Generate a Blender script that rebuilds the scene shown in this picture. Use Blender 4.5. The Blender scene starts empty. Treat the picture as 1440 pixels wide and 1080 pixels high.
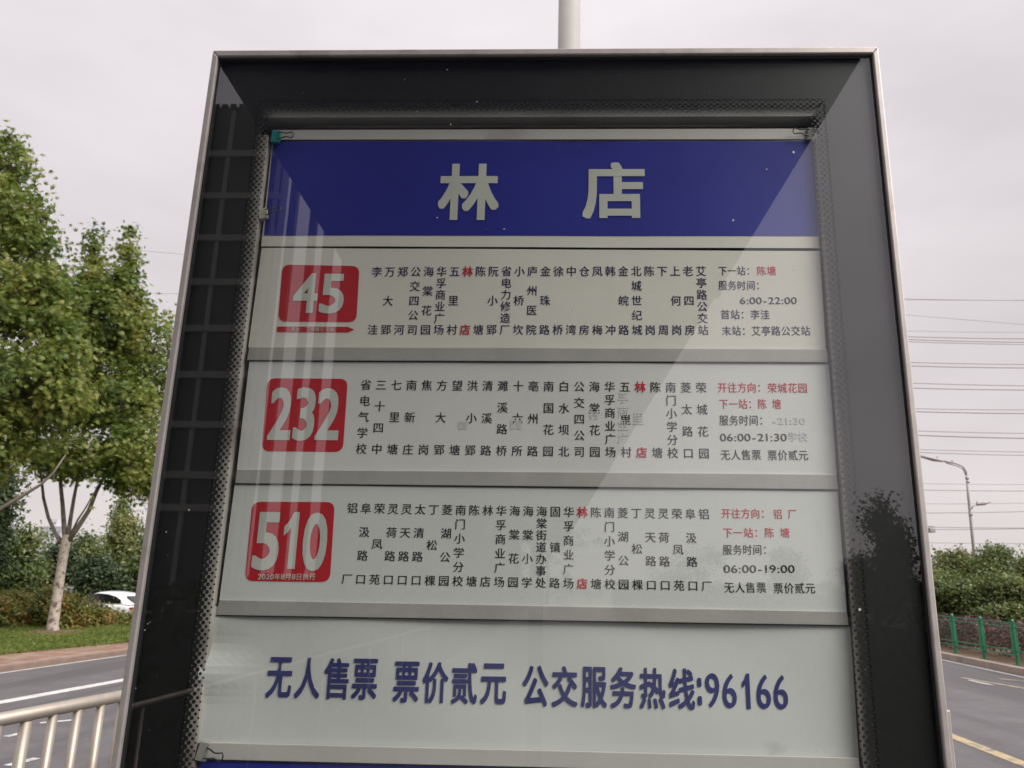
import bpy, math, random
import numpy as np
from mathutils import Vector, Matrix

sc = bpy.context.scene
COL = sc.collection
R = math.radians
EYE = 1.85                      # camera height above the road

# ------------------------------------------------------------------ camera
FPX, PPX, PPY = 1081.0, 771.0, 540.0
AX = Vector((0.9994798, -0.00829371, 0.03116648))      # world x, y, z in camera axes
AY = Vector((0.02815948, -0.24667215, -0.96868978))
AZ = Vector((0.01572193, 0.9690635, -0.24631028))
M3 = Matrix((AX, AY, AZ))                              # camera -> world
cam_d = bpy.data.cameras.new('camera')
cam = bpy.data.objects.new('camera', cam_d); COL.objects.link(cam)
cam.matrix_world = Matrix.Translation((0, 0, EYE)) @ M3.to_4x4()
cam_d.sensor_width = 36.0
cam_d.lens = FPX / 1440 * 36
cam_d.shift_x = -(PPX - 720) / 1440
cam_d.clip_start = 0.02; cam_d.clip_end = 4000
cam_d.dof.use_dof = True
cam_d.dof.focus_distance = 1.3
cam_d.dof.aperture_fstop = 12
cam_d.dof.focus_distance = 1.32
sc.camera = cam

# ------------------------------------------------------------------ sky, sun, exposure
SUN_EL, SUN_AZ = 43, 121        # degrees, azimuth from +y towards +x
w = bpy.data.worlds.new('World'); sc.world = w; w.use_nodes = True
nt = w.node_tree; nt.nodes.clear()
N = nt.nodes.new; L = nt.links.new
out = N('ShaderNodeOutputWorld'); bg = N('ShaderNodeBackground'); bg.inputs[1].default_value = 0.1
sky = N('ShaderNodeTexSky'); sky.sky_type = 'NISHITA'; sky.sun_disc = False
sky.sun_elevation = R(SUN_EL); sky.sun_rotation = R(SUN_AZ)
tc = N('ShaderNodeTexCoord'); sep = N('ShaderNodeSeparateXYZ'); L(tc.outputs['Generated'], sep.inputs[0])
ramp = N('ShaderNodeValToRGB'); L(sep.outputs[2], ramp.inputs[0])
cr = ramp.color_ramp
cr.elements[0].position = 0.0; cr.elements[0].color = (.76, .69, .68, 1)
cr.elements[1].position = 1.0; cr.elements[1].color = (1.55, 1.5, 1.53, 1)
for p, c in ((.22, (.80, .735, .74, 1)), (.48, (.84, .78, .805, 1)), (.68, (.95, .89, .915, 1))):
    e = cr.elements.new(p); e.color = c
mp = N('ShaderNodeMapping'); mp.inputs['Scale'].default_value = (1.3, 1.3, 3.2); L(tc.outputs['Generated'], mp.inputs[0])
nz = N('ShaderNodeTexNoise'); nz.inputs['Scale'].default_value = 1.7; nz.inputs['Detail'].default_value = 4; nz.inputs['Roughness'].default_value = .5
L(mp.outputs[0], nz.inputs['Vector'])
mr = N('ShaderNodeMapRange'); mr.inputs[1].default_value = .3; mr.inputs[2].default_value = .7; mr.inputs[3].default_value = .86; mr.inputs[4].default_value = 1.12
L(nz.outputs[0], mr.inputs[0])
mul = N('ShaderNodeVectorMath'); mul.operation = 'SCALE'; L(ramp.outputs[0], mul.inputs[0]); L(mr.outputs[0], mul.inputs[3])
mul2 = N('ShaderNodeVectorMath'); mul2.operation = 'SCALE'; L(mul.outputs[0], mul2.inputs[0]); mul2.inputs[3].default_value = 9.15
mix = N('ShaderNodeMix'); mix.data_type = 'RGBA'; mix.inputs[0].default_value = .93
L(sky.outputs[0], mix.inputs[6]); L(mul2.outputs[0], mix.inputs[7]); L(mix.outputs[2], bg.inputs[0]); L(bg.outputs[0], out.inputs[0])
sd = bpy.data.lights.new('sun', 'SUN'); sd.energy = 4.0; sd.angle = R(40); sd.color = (1, .96, .9)
so = bpy.data.objects.new('sun', sd); COL.objects.link(so)
sv = Vector((math.sin(R(SUN_AZ)) * math.cos(R(SUN_EL)), math.cos(R(SUN_AZ)) * math.cos(R(SUN_EL)), math.sin(R(SUN_EL))))
so.rotation_euler = sv.to_track_quat('Z', 'Y').to_euler()
sc.view_settings.view_transform = 'Standard'; sc.view_settings.look = 'None'
sc.view_settings.exposure = 0.14; sc.view_settings.gamma = 1.0; sc.view_settings.use_curve_mapping = False
sc.cycles.max_bounces = 8; sc.cycles.transparent_max_bounces = 16; sc.cycles.use_denoising = True
sc.cycles.caustics_reflective = False; sc.cycles.caustics_refractive = False

# ------------------------------------------------------------------ helpers
def at(px, py, Y):
    """world point on the ray of a photograph pixel at world distance Y ahead"""
    v = M3 @ Vector((px - PPX, -(py - PPY), -FPX))
    return Vector((0, 0, EYE)) + v * (Y / v.y)
GY = 1.1972                     # the front face of the sign's glass
def S(px, py, off=0.0):
    p = at(px, py, GY + off); return (p.x, p.z)
def behind(px, py, d):
    """real point whose mirror image in the glass shows at that pixel"""
    p = at(px, py, d); return Vector((p.x, 2 * GY - p.y, p.z))

def tag(o, label=None, cat=None, group=None, kind=None):
    if label: o['label'] = label
    if cat: o['category'] = cat
    if group: o['group'] = group
    if kind: o['kind'] = kind
    return o
def empty(name, loc, label, cat, group=None, rz=0):
    o = bpy.data.objects.new(name, None); COL.objects.link(o)
    o.location = loc; o.rotation_euler.z = rz; o.empty_display_size = .1
    return tag(o, label, cat, group)

class MB:
    def __init__(s): s.v = []; s.f = []; s.m = []
    def add(s, vs, fs, mi=0):
        b = len(s.v); s.v += [tuple(p) for p in vs]; s.f += [[b + i for i in f] for f in fs]; s.m += [mi] * len(fs)
    def box(s, x0, x1, y0, y1, z0, z1, mi=0):
        s.add([(x, y, z) for x in (x0, x1) for y in (y0, y1) for z in (z0, z1)],
              [(0, 1, 3, 2), (4, 6, 7, 5), (0, 4, 5, 1), (2, 3, 7, 6), (0, 2, 6, 4), (1, 5, 7, 3)], mi)
    def tube(s, pts, rads, n=8, mi=0, cap=True):
        pts = [Vector(p) for p in pts]
        if not hasattr(rads, '__len__'): rads = [rads] * len(pts)
        rings = []; prev = None
        for i, p in enumerate(pts):
            d = (pts[min(i + 1, len(pts) - 1)] - pts[max(i - 1, 0)]).normalized()
            if prev is None:
                a = d.cross(Vector((0, 0, 1)));
                if a.length < .1: a = d.cross(Vector((0, 1, 0)))
                a.normalize()
            else:
                a = (prev - d * prev.dot(d)).normalized()
            prev = a; b = d.cross(a)
            rings.append([p + (a * math.cos(2 * math.pi * k / n) + b * math.sin(2 * math.pi * k / n)) * rads[i] for k in range(n)])
        vs = [q for r in rings for q in r]; fs = []
        for i in range(len(pts) - 1):
            for k in range(n):
                k2 = (k + 1) % n; fs.append((i * n + k, i * n + k2, (i + 1) * n + k2, (i + 1) * n + k))
        if cap: fs.append(tuple(range(n))[::-1]); fs.append(tuple((len(pts) - 1) * n + k for k in range(n)))
        s.add(vs, fs, mi)
    def build(s, name, mats, parent=None, smooth=False, bevel=0, loc=None, kind=None):
        me = bpy.data.meshes.new(name); me.from_pydata(s.v, [], s.f)
        if not isinstance(mats, (list, tuple)): mats = [mats]
        for m in mats: me.materials.append(m)
        if len(mats) > 1: me.polygons.foreach_set('material_index', s.m)
        if smooth: me.polygons.foreach_set('use_smooth', [True] * len(me.polygons))
        me.update()
        o = bpy.data.objects.new(name, me); COL.objects.link(o)
        if parent: o.parent = parent
        if loc is not None: o.location = loc
        if bevel:
            b = o.modifiers.new('bevel', 'BEVEL'); b.width = bevel; b.segments = 2; b.limit_method = 'ANGLE'
        if kind: o['kind'] = kind
        return o
def dup(o, parent=None):
    c = o.copy(); COL.objects.link(c)
    if parent: c.parent = parent
    for ch in list(o.children): dup(ch, c)
    return c

# ------------------------------------------------------------------ materials
def mat(name, col, rough=.6, metal=0, noise=None, bump=None, spec=None, nscale=8, coat=0, wear=None, stretch=None):
    m = bpy.data.materials.new(name); m.use_nodes = True; t = m.node_tree; b = t.nodes['Principled BSDF']
    b.inputs['Base Color'].default_value = (*col, 1); b.inputs['Roughness'].default_value = rough; b.inputs['Metallic'].default_value = metal
    if spec is not None: b.inputs['IOR'].default_value = spec
    if coat: b.inputs['Coat Weight'].default_value = coat
    g = t.nodes.new('ShaderNodeNewGeometry'); n = t.nodes.new('ShaderNodeTexNoise'); n.inputs['Scale'].default_value = nscale; n.inputs['Detail'].default_value = 6
    n.inputs['Roughness'].default_value = .65
    t.links.new(g.outputs['Position'], n.inputs['Vector'])
    if noise is None: noise = .1
    r = t.nodes.new('ShaderNodeValToRGB'); t.links.new(n.outputs[0], r.inputs[0])
    r.color_ramp.elements[0].position = .3; r.color_ramp.elements[1].position = .7
    r.color_ramp.elements[0].color = (*[c * (1 - noise) for c in col], 1); r.color_ramp.elements[1].color = (*[min(1, c * (1 + noise)) for c in col], 1)
    src = r.outputs[0]
    if wear:
        n2 = t.nodes.new('ShaderNodeTexNoise'); n2.inputs['Scale'].default_value = wear[1]; n2.inputs['Detail'].default_value = 8
        if stretch:
            mq = t.nodes.new('ShaderNodeMapping'); mq.inputs['Scale'].default_value = stretch; t.links.new(g.outputs['Position'], mq.inputs[0]); t.links.new(mq.outputs[0], n2.inputs['Vector'])
        else: t.links.new(g.outputs['Position'], n2.inputs['Vector'])
        r2 = t.nodes.new('ShaderNodeValToRGB'); r2.color_ramp.elements[0].position = wear[2]; r2.color_ramp.elements[1].position = wear[2] + .12
        t.links.new(n2.outputs[0], r2.inputs[0])
        mx = t.nodes.new('ShaderNodeMix'); mx.data_type = 'RGBA'; t.links.new(r2.outputs[0], mx.inputs[0]); t.links.new(src, mx.inputs[6]); mx.inputs[7].default_value = (*wear[0], 1)
        src = mx.outputs[2]
    t.links.new(src, b.inputs['Base Color'])
    if bump:
        bp = t.nodes.new('ShaderNodeBump'); bp.inputs['Strength'].default_value = bump; bp.inputs['Distance'].default_value = .02
        n3 = t.nodes.new('ShaderNodeTexNoise'); n3.inputs['Scale'].default_value = nscale * 6; n3.inputs['Detail'].default_value = 8
        t.links.new(g.outputs['Position'], n3.inputs['Vector']); t.links.new(n3.outputs[0], bp.inputs['Height']); t.links.new(bp.outputs[0], b.inputs['Normal'])
    return m
def leaf_mat(name, cols, trans=.35):
    m = bpy.data.materials.new(name); m.use_nodes = True; t = m.node_tree; b = t.nodes['Principled BSDF']; o = t.nodes['Material Output']
    g = t.nodes.new('ShaderNodeNewGeometry'); r = t.nodes.new('ShaderNodeValToRGB')
    nn = t.nodes.new('ShaderNodeTexNoise'); nn.inputs['Scale'].default_value = .9; nn.inputs['Detail'].default_value = 2; t.links.new(g.outputs['Position'], nn.inputs['Vector'])
    ma = t.nodes.new('ShaderNodeMath'); ma.operation = 'MULTIPLY_ADD'; ma.inputs[1].default_value = 1.5; t.links.new(nn.outputs[0], ma.inputs[0]); ma.inputs[2].default_value = -.5
    m2 = t.nodes.new('ShaderNodeMath'); m2.operation = 'MULTIPLY_ADD'; m2.inputs[1].default_value = .5; t.links.new(g.outputs['Random Per Island'], m2.inputs[0]); t.links.new(ma.outputs[0], m2.inputs[2])
    t.links.new(m2.outputs[0], r.inputs[0])
    e = r.color_ramp.elements; e[0].color = (*cols[0], 1); e[0].position = .05; e[1].color = (*cols[-1], 1); e[1].position = .95
    for i, c in enumerate(cols[1:-1]): k = e.new(.05 + .9 * (i + 1) / (len(cols) - 1)); k.color = (*c, 1)
    t.links.new(r.outputs[0], b.inputs['Base Color']); b.inputs['Roughness'].default_value = .5
    tr = t.nodes.new('ShaderNodeBsdfTranslucent'); t.links.new(r.outputs[0], tr.inputs[0])
    mx = t.nodes.new('ShaderNodeMixShader'); mx.inputs[0].default_value = trans
    t.links.new(b.outputs[0], mx.inputs[1]); t.links.new(tr.outputs[0], mx.inputs[2]); t.links.new(mx.outputs[0], o.inputs[0])
    return m

alu = mat('brushed_aluminium', (.50, .46, .44), .55, .5, .1, nscale=30, wear=((.34, .31, .29), 12, .6))
rubber = mat('black_rubber_gasket', (.02, .02, .022), .6)
black_box = mat('black_box_lining', (.015, .015, .016), .8)
enamel = mat('black_enamel', (.004, .004, .005), .5, noise=.05)
frit = mat('black_frit', (.012, .012, .013), .5)
backing = mat('grey_backing_sheet', (.52, .485, .45), .7, noise=.1, nscale=12, wear=((.26, .22, .2), 5, .55))
lining = mat('dark_grey_felt', (.46, .46, .45), .9, noise=.2, nscale=5)
white_rail = mat('white_plastic_rail', (.62, .60, .57), .45, noise=.06, wear=((.45, .42, .4), 7, .6))
grey_rail = mat('clear_grey_channel', (.46, .445, .42), .35, noise=.1, nscale=14)
def paper_mat(name, col, st):
    return mat(name, col, .45, noise=.045, nscale=3.5, bump=.02, wear=(st, 9, .68))
paper_warm = paper_mat('warm_white_paper', (.83, .80, .735), (.6, .57, .52))
paper_cool = paper_mat('cool_white_paper', (.795, .785, .77), (.55, .55, .54))
paper_green = paper_mat('pale_green_white_paper', (.745, .76, .74), (.5, .53, .52))
blue_print = mat('blue_print', (.028, .034, .33), .4, noise=.12, nscale=5)
red_print = mat('red_print', (.58, .018, .03), .45, noise=.08, nscale=9)
ink_navy = mat('navy_ink', (.015, .015, .075), .6)
ink_dark = mat('charcoal_ink', (.022, .02, .024), .6)
ink_black = mat('green_black_ink', (.014, .02, .018), .6)
ink_red = mat('red_ink', (.62, .02, .045), .6)
ink_white = mat('white_ink', (.64, .66, .60), .6)
ink_blue = mat('big_blue_ink', (.045, .05, .2), .55)
ghost_ink = mat('faded_grey_blue_ink', (.70, .705, .72), .6)
def glass_mat():
    m = bpy.data.materials.new('clear_glass'); m.use_nodes = True; t = m.node_tree; t.nodes.clear(); n = t.nodes.new
    o = n('ShaderNodeOutputMaterial'); a = n('ShaderNodeBsdfTransparent'); a.inputs[0].default_value = (.955, .962, .95, 1)
    gl = n('ShaderNodeBsdfGlossy'); gl.inputs['Roughness'].default_value = .0; gl.inputs[0].default_value = (.965, .965, 1, 1)
    # reflectance of a pane (both faces together): F0 + (1 - F0)(1 - |cos|)^5, the same from either side
    ge = n('ShaderNodeNewGeometry'); dt = n('ShaderNodeVectorMath'); dt.operation = 'DOT_PRODUCT'; t.links.new(ge.outputs['Normal'], dt.inputs[0]); t.links.new(ge.outputs['Incoming'], dt.inputs[1])
    def M_(op, a, b=None):
        q = n('ShaderNodeMath'); q.operation = op
        for k, v in enumerate((a, b)):
            if v is None: continue
            if isinstance(v, (int, float)): q.inputs[k].default_value = v
            else: t.links.new(v, q.inputs[k])
        return q.outputs[0]
    F0 = .105
    fr = M_('ADD', M_('MULTIPLY', M_('POWER', M_('SUBTRACT', 1.0, M_('ABSOLUTE', dt.outputs['Value'])), 5.0), 1 - F0), F0)
    mx = n('ShaderNodeMixShader'); t.links.new(fr, mx.inputs[0]); t.links.new(a.outputs[0], mx.inputs[1]); t.links.new(gl.outputs[0], mx.inputs[2])
    # thin film of dust
    df = n('ShaderNodeBsdfDiffuse'); df.inputs[0].default_value = (.55, .53, .5, 1)
    g = n('ShaderNodeNewGeometry'); ns = n('ShaderNodeTexNoise'); ns.inputs['Scale'].default_value = 4; ns.inputs['Detail'].default_value = 9; ns.inputs['Roughness'].default_value = .7
    mpn = n('ShaderNodeMapping'); mpn.inputs['Scale'].default_value = (2.5, 1, .6); t.links.new(g.outputs['Position'], mpn.inputs[0]); t.links.new(mpn.outputs[0], ns.inputs['Vector'])
    mrr = n('ShaderNodeMapRange'); mrr.inputs[1].default_value = .35; mrr.inputs[2].default_value = .8; mrr.inputs[3].default_value = .0; mrr.inputs[4].default_value = .008
    t.links.new(ns.outputs[0], mrr.inputs[0])
    m2 = n('ShaderNodeMixShader'); t.links.new(mrr.outputs[0], m2.inputs[0]); t.links.new(mx.outputs[0], m2.inputs[1]); t.links.new(df.outputs[0], m2.inputs[2])
    t.links.new(m2.outputs[0], o.inputs[0]); return m
def clear_edge():
    m = bpy.data.materials.new('glass_edge'); m.use_nodes = True; t = m.node_tree; t.nodes.clear()
    o = t.nodes.new('ShaderNodeOutputMaterial'); a = t.nodes.new('ShaderNodeBsdfTransparent'); a.inputs[0].default_value = (.97, .985, .98, 1)
    t.links.new(a.outputs[0], o.inputs[0]); return m
glass, glass_edge = glass_mat(), clear_edge()

steel = mat('brushed_steel', (.36, .315, .27), .48, .6, .08, nscale=20)
asphalt = mat('grey_asphalt', (.108, .10, .105), .7, noise=.2, nscale=1.6, bump=.35, wear=((.078, .072, .076), 1.1, .50), stretch=(1, .09, 1))
concrete = mat('concrete', (.38, .36, .34), .85, noise=.12, nscale=3, bump=.2)
line_white = mat('white_road_paint', (.56, .55, .54), .7, noise=.15, nscale=9, wear=((.28, .27, .27), 5, .55))
line_yellow = mat('yellow_road_paint', (.40, .31, .18), .7, noise=.15, nscale=9, wear=((.2, .18, .16), 5, .52))
kerb_m = mat('pinkish_kerb_stone', (.33, .26, .22), .85, noise=.15, nscale=3, wear=((.24, .19, .16), 2, .6))
brick_m = mat('reddish_paving', (.23, .12, .088), .85, noise=.25, nscale=2.5, wear=((.2, .17, .10), 1.2, .55))
brick_m2 = mat('tan_paving', (.26, .18, .13), .85, noise=.2, nscale=2.5)
grass_ground = mat('soil_under_grass', (.09, .12, .03), .95, noise=.3, nscale=2)
grass_m = leaf_mat('grass_blades', [(.10, .15, .03), (.18, .23, .045), (.25, .26, .075)], .4)
earth = mat('brown_earth', (.13, .08, .05), .95, noise=.3, nscale=4, bump=.4)
far_ground = mat('pale_ground', (.16, .16, .12), .95, noise=.3, nscale=.1)
green_metal = mat('green_fence_paint', (.02, .19, .09), .45, noise=.12, nscale=8)
pole_m = mat('pale_grey_pole_paint', (.36, .335, .33), .6, noise=.06, nscale=4)
lamp_m = mat('lamp_grey_paint', (.36, .33, .34), .5)
wire_m = mat('dark_cable', (.30, .27, .27), .7)
car_white = mat('white_car_paint', (.80, .80, .81), .25, coat=.6, noise=.01)
car_glass = mat('dark_car_glass', (.012, .014, .015), .08, noise=.02)
tail_red = mat('red_tail_lamp', (.55, .01, .06), .2)
tyre_m = mat('tyre_rubber', (.02, .02, .02), .8)
rim_m = mat('alloy_rim', (.5, .5, .52), .3, .7)
bark_m = mat('mottled_plane_bark', (.42, .36, .31), .9, noise=.22, nscale=12, bump=.6, wear=((.13, .095, .07), 5.5, .53))
limb_m = mat('pale_brown_limb_bark', (.22, .185, .16), .9, noise=.25, nscale=5, bump=.4, wear=((.11, .09, .075), 4, .55))
bark_dark = mat('grey_brown_branch_bark', (.13, .105, .09), .9, noise=.3, nscale=6, bump=.4)
b_pale = mat('hazy_pale_block', (.52, .5, .54), .9, noise=.05, nscale=.05)  # distance haze put into this wall colour and the panes; no haze volume
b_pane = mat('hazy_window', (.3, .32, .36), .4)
b_dark = mat('dark_facade_cladding', (.02, .02, .03), .6, noise=.15, nscale=.4)
b_band = mat('grey_facade_band', (.26, .255, .255), .8, noise=.08, nscale=.5)
canopy_m = mat('dark_blue_grey_soffit', (.08, .095, .21), .5, noise=.1, nscale=1)
post_m = mat('dark_grey_post', (.10, .10, .105), .5)
paver_m = mat('grey_platform_paver', (.075, .073, .075), .85, noise=.15, nscale=3)
leaf_plane = leaf_mat('plane_tree_leaves', [(.07, .125, .03), (.15, .21, .045), (.25, .29, .065), (.38, .36, .11)], .5)
leaf_dark = leaf_mat('dark_conifer_leaves', [(.022, .04, .018), (.045, .07, .026), (.07, .095, .035)], .2)
leaf_mid = leaf_mat('mid_green_leaves', [(.06, .10, .035), (.14, .185, .06), (.27, .28, .10)], .38)
leaf_olive = leaf_mat('olive_leaves', [(.08, .105, .035), (.17, .19, .06), (.27, .26, .09)], .38)
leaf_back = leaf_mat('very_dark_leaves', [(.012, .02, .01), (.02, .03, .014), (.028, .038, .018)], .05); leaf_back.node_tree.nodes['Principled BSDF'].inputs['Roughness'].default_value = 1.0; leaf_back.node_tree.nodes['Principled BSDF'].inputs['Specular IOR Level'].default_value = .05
leaf_shrub = leaf_mat('shrub_leaves', [(.07, .11, .025), (.17, .20, .04), (.29, .23, .06), (.36, .17, .06)], .35)
leaf_red = leaf_mat('reddish_hedge_leaves', [(.05, .045, .03), (.12, .06, .06), (.25, .08, .09)], .3)

# ------------------------------------------------------------------ ground, roads, verges
def sheet(name, pts, z, m, kind='structure', th=0):
    mb = MB(); n = len(pts)
    if th:
        mb.add([(x, y, z) for x, y in pts] + [(x, y, z - th) for x, y in pts],
               [tuple(range(n))] + [(i, i + n, (i + 1) % n + n, (i + 1) % n) for i in range(n)])
    else:
        mb.add([(x, y, z) for x, y in pts], [tuple(range(n))])
    return tag(mb.build(name, m), kind=kind)
sheet('ground', [(-1500, -1500), (1500, -1500), (1500, 2500), (-1500, 2500)], -.36, far_ground)
def pw(y): return max(.7, 1.38 - .13 * (y - 16.75))
def kx(y): return -11.7 + .09 * (y - 3)           # left kerb line
sheet('road', [(kx(-60), -60), (9.85, -60), (9.6, 90), (kx(90), 90)], 0, asphalt)
sheet('left_verge', [(-40, -60), (kx(-60), -60), (kx(90), 90), (-40 + 22, 90), (-19.2, 28.6), (-40, 23.8)], .10, grass_ground, th=.45)
sheet('right_verge', [(9.86, -60), (60, -60), (60, 90), (9.61, 90)], .12, earth, th=.45)
sheet('left_kerb', [(kx(-40) - .14, -40), (kx(-40), -40), (kx(80), 80), (kx(80) - .14, 80)], .13, kerb_m, th=.3)
# paved strip behind the left kerb: joints cut as separate bricks near the view
def ppath(u, y): return kx(y) - .14 - u
mb = MB(); mb2 = MB(); rnd = random.Random(3)
y = 9.0
while y < 32:
    wd = pw(y)
    k = 0; u = .02
    while u < wd:
        (mb if rnd.random() < .62 else mb2).add(
            [(ppath(u, y), y, .125), (ppath(u + .19, y), y, .125), (ppath(u + .19, y + .39), y + .39, .125), (ppath(u, y + .39), y + .39, .125)]
            + [(ppath(a, b), b, .095) for a, b in ((u, y), (u + .19, y), (u + .19, y + .39), (u, y + .39))],
            [(0, 1, 2, 3), (0, 4, 5, 1), (1, 5, 6, 2), (2, 6, 7, 3), (3, 7, 4, 0)])
        u += .2
    y += .4
vp = tag(sheet('left_pavement', [(ppath(0, -40), -40), (ppath(0, 9), 9), (ppath(0, 32), 32), (ppath(pw(32), 32), 32), (ppath(pw(22), 22), 22), (ppath(pw(9), 9), 9), (ppath(2.4, -40), -40)], .115, brick_m), kind='structure')
mb.build('red_pavers', brick_m, vp, kind='stuff'); mb2.build('tan_pavers', brick_m2, vp, kind='stuff')
kerb_l = mat('left_kerb_stone', (.27, .19, .155), .85, noise=.15, nscale=3); bpy.data.objects['left_kerb'].data.materials[0] = kerb_l
sheet('right_kerb', [(9.80, -40), (10.02, -40), (9.82, 80), (9.60, 80)], .15, kerb_m, th=.3)
def strip(name, a, b, wd, m, z=.004):
    a = Vector(a); b = Vector(b); d = (b - a).normalized(); n = Vector((-d.y, d.x)) * wd / 2
    return sheet(name, [(a - n)[:2], (a + n)[:2], (b + n)[:2], (b - n)[:2]], z, m)
strip('white_edge_marking', (9.66, -20), (9.5, 70), .12, line_white)
strip('white_kerb_marking', (kx(-30) + .07, -30), (kx(70) + .07, 70), .09, line_white)
strip('yellow_road_marking', (5.3, -6), (4.5, 24), .17, line_yellow)
def G(px, py, z=0):
    p = at(px, py, 10); d = p - Vector((0, 0, EYE)); t = (z - EYE) / d.z; q = Vector((0, 0, EYE)) + d * t; return (q.x, q.y)
strip('yellow_bay_marking', G(1352, 953), G(1475, 974), .10, line_yellow)
strip('yellow_bay_cross_marking', G(1404, 955), G(1475, 962), .12, line_yellow, .008)
strip('white_bay_marking', G(1362, 957), G(1396, 964), .08, line_white, .008)
a, b = Vector(G(0, 988)), Vector(G(178, 955.6)); dd = (b - a).normalized()
strip('white_lane_marking', a - dd * 14, b + dd * 16, .24, line_white)
strip('white_dash_marking', G(8, 1036), G(40, 1029.5), .10, line_white)
strip('white_dash_marking.001', G(10, 1077), G(52, 1066.5), .10, line_white)
strip('white_dash_marking.002', G(56, 1017), G(112, 1012), .09, line_white)

# platform under the shelter and the camera, laid with slabs
dark_conc = mat('dark_concrete', (.06, .058, .06), .8, noise=.2, nscale=2, bump=.2)  # evenly dark so that the ground mirrored in the glass stays dark
plat = sheet('platform', [(-3.5, -50), (3.6, -50), (3.6, -1.2), (2.2, -1.2), (2.2, 5.2), (-2.75, 5.2), (-2.75, -1.2), (-3.5, -1.2)], .135, dark_conc, th=.2)
mb = MB(); mb.box(-.295, .295, -.295, .295, 0, .02)
slab0 = mb.build('paving_slab', paver_m, plat, loc=(-2.2, -2.0, .133), bevel=.004)
for i in range(7):
    for j in range(11):
        if i == j == 0: continue
        c = slab0.copy(); COL.objects.link(c); c.parent = plat; c.location = (-2.2 + i * .6, -2.0 + j * .6, .133)

# grass on the left verge
def scatter_quads(name, pts, nrm_fn, size, m, parent=None, kind=None, aspect=.6, seed=1, star=False, droop=0):
    """pts (N,3); one small leaf at each point"""
    rs = np.random.RandomState(seed); n = len(pts)
    nr = nrm_fn; nr = nr / np.linalg.norm(nr, axis=1)[:, None]
    t = rs.normal(size=(n, 3)); t -= nr * (t * nr).sum(1)[:, None]; t /= np.linalg.norm(t, axis=1)[:, None]
    b = np.cross(nr, t); s = (size * rs.uniform(.65, 1.25, n))[:, None, None]
    if star:
        ang = []; rad = []
        for k, (a_, r_) in enumerate(((0, .12), (32, .62), (52, .34), (68, .85), (82, .42), (90, 1.0), (98, .42), (112, .85), (128, .34), (148, .62), (180, .12))):
            ang.append(R(a_)); rad.append(r_)
        lx = np.array([math.cos(a_) * r_ for a_, r_ in zip(ang, rad)]); ly = np.array([math.sin(a_) * r_ for a_, r_ in zip(ang, rad)]) - .3
        lz = -.22 * (np.abs(lx)) ** 1.3
    else:
        lx = np.array([0, aspect * .5, 0, -aspect * .5]); ly = np.array([-.5, .05, .5, .05]); lz = np.array([0, .08, -.05, .08])
    k = len(lx)
    P = pts[:, None, :] + s * (lx[None, :, None] * t[:, None, :] + ly[None, :, None] * b[:, None, :] + lz[None, :, None] * nr[:, None, :])
    me = bpy.data.meshes.new(name); me.vertices.add(n * k); me.vertices.foreach_set('co', P.reshape(-1).astype(np.float32))
    me.loops.add(n * k); me.loops.foreach_set('vertex_index', np.arange(n * k, dtype=np.int32))
    me.polygons.add(n); me.polygons.foreach_set('loop_start', np.arange(0, n * k, k, dtype=np.int32)); me.polygons.foreach_set('loop_total', np.full(n, k, dtype=np.int32))
    me.materials.append(m); me.update(calc_edges=True); me.validate()
    o = bpy.data.objects.new(name, me); COL.objects.link(o)
    if parent: o.parent = parent
    if kind: o['kind'] = kind
    return o
rs = np.random.RandomState(5)
n = 60000
gy = rs.uniform(11, 33, n); gx = np.array([ppath(pw(q), q) for q in gy]) + .03 - rs.uniform(0, 1, n) ** 1.1 * 7
keep = gx > -23; gx, gy = gx[keep], gy[keep]
pts = np.stack([gx, gy, .13 + rs.uniform(0, .05, len(gx))], 1)
nr = rs.normal(size=(len(gx), 3)); nr[:, 2] *= .35
tag(scatter_quads('grass', pts, nr, .11, grass_m, aspect=.22, seed=6), kind='stuff')

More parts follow.
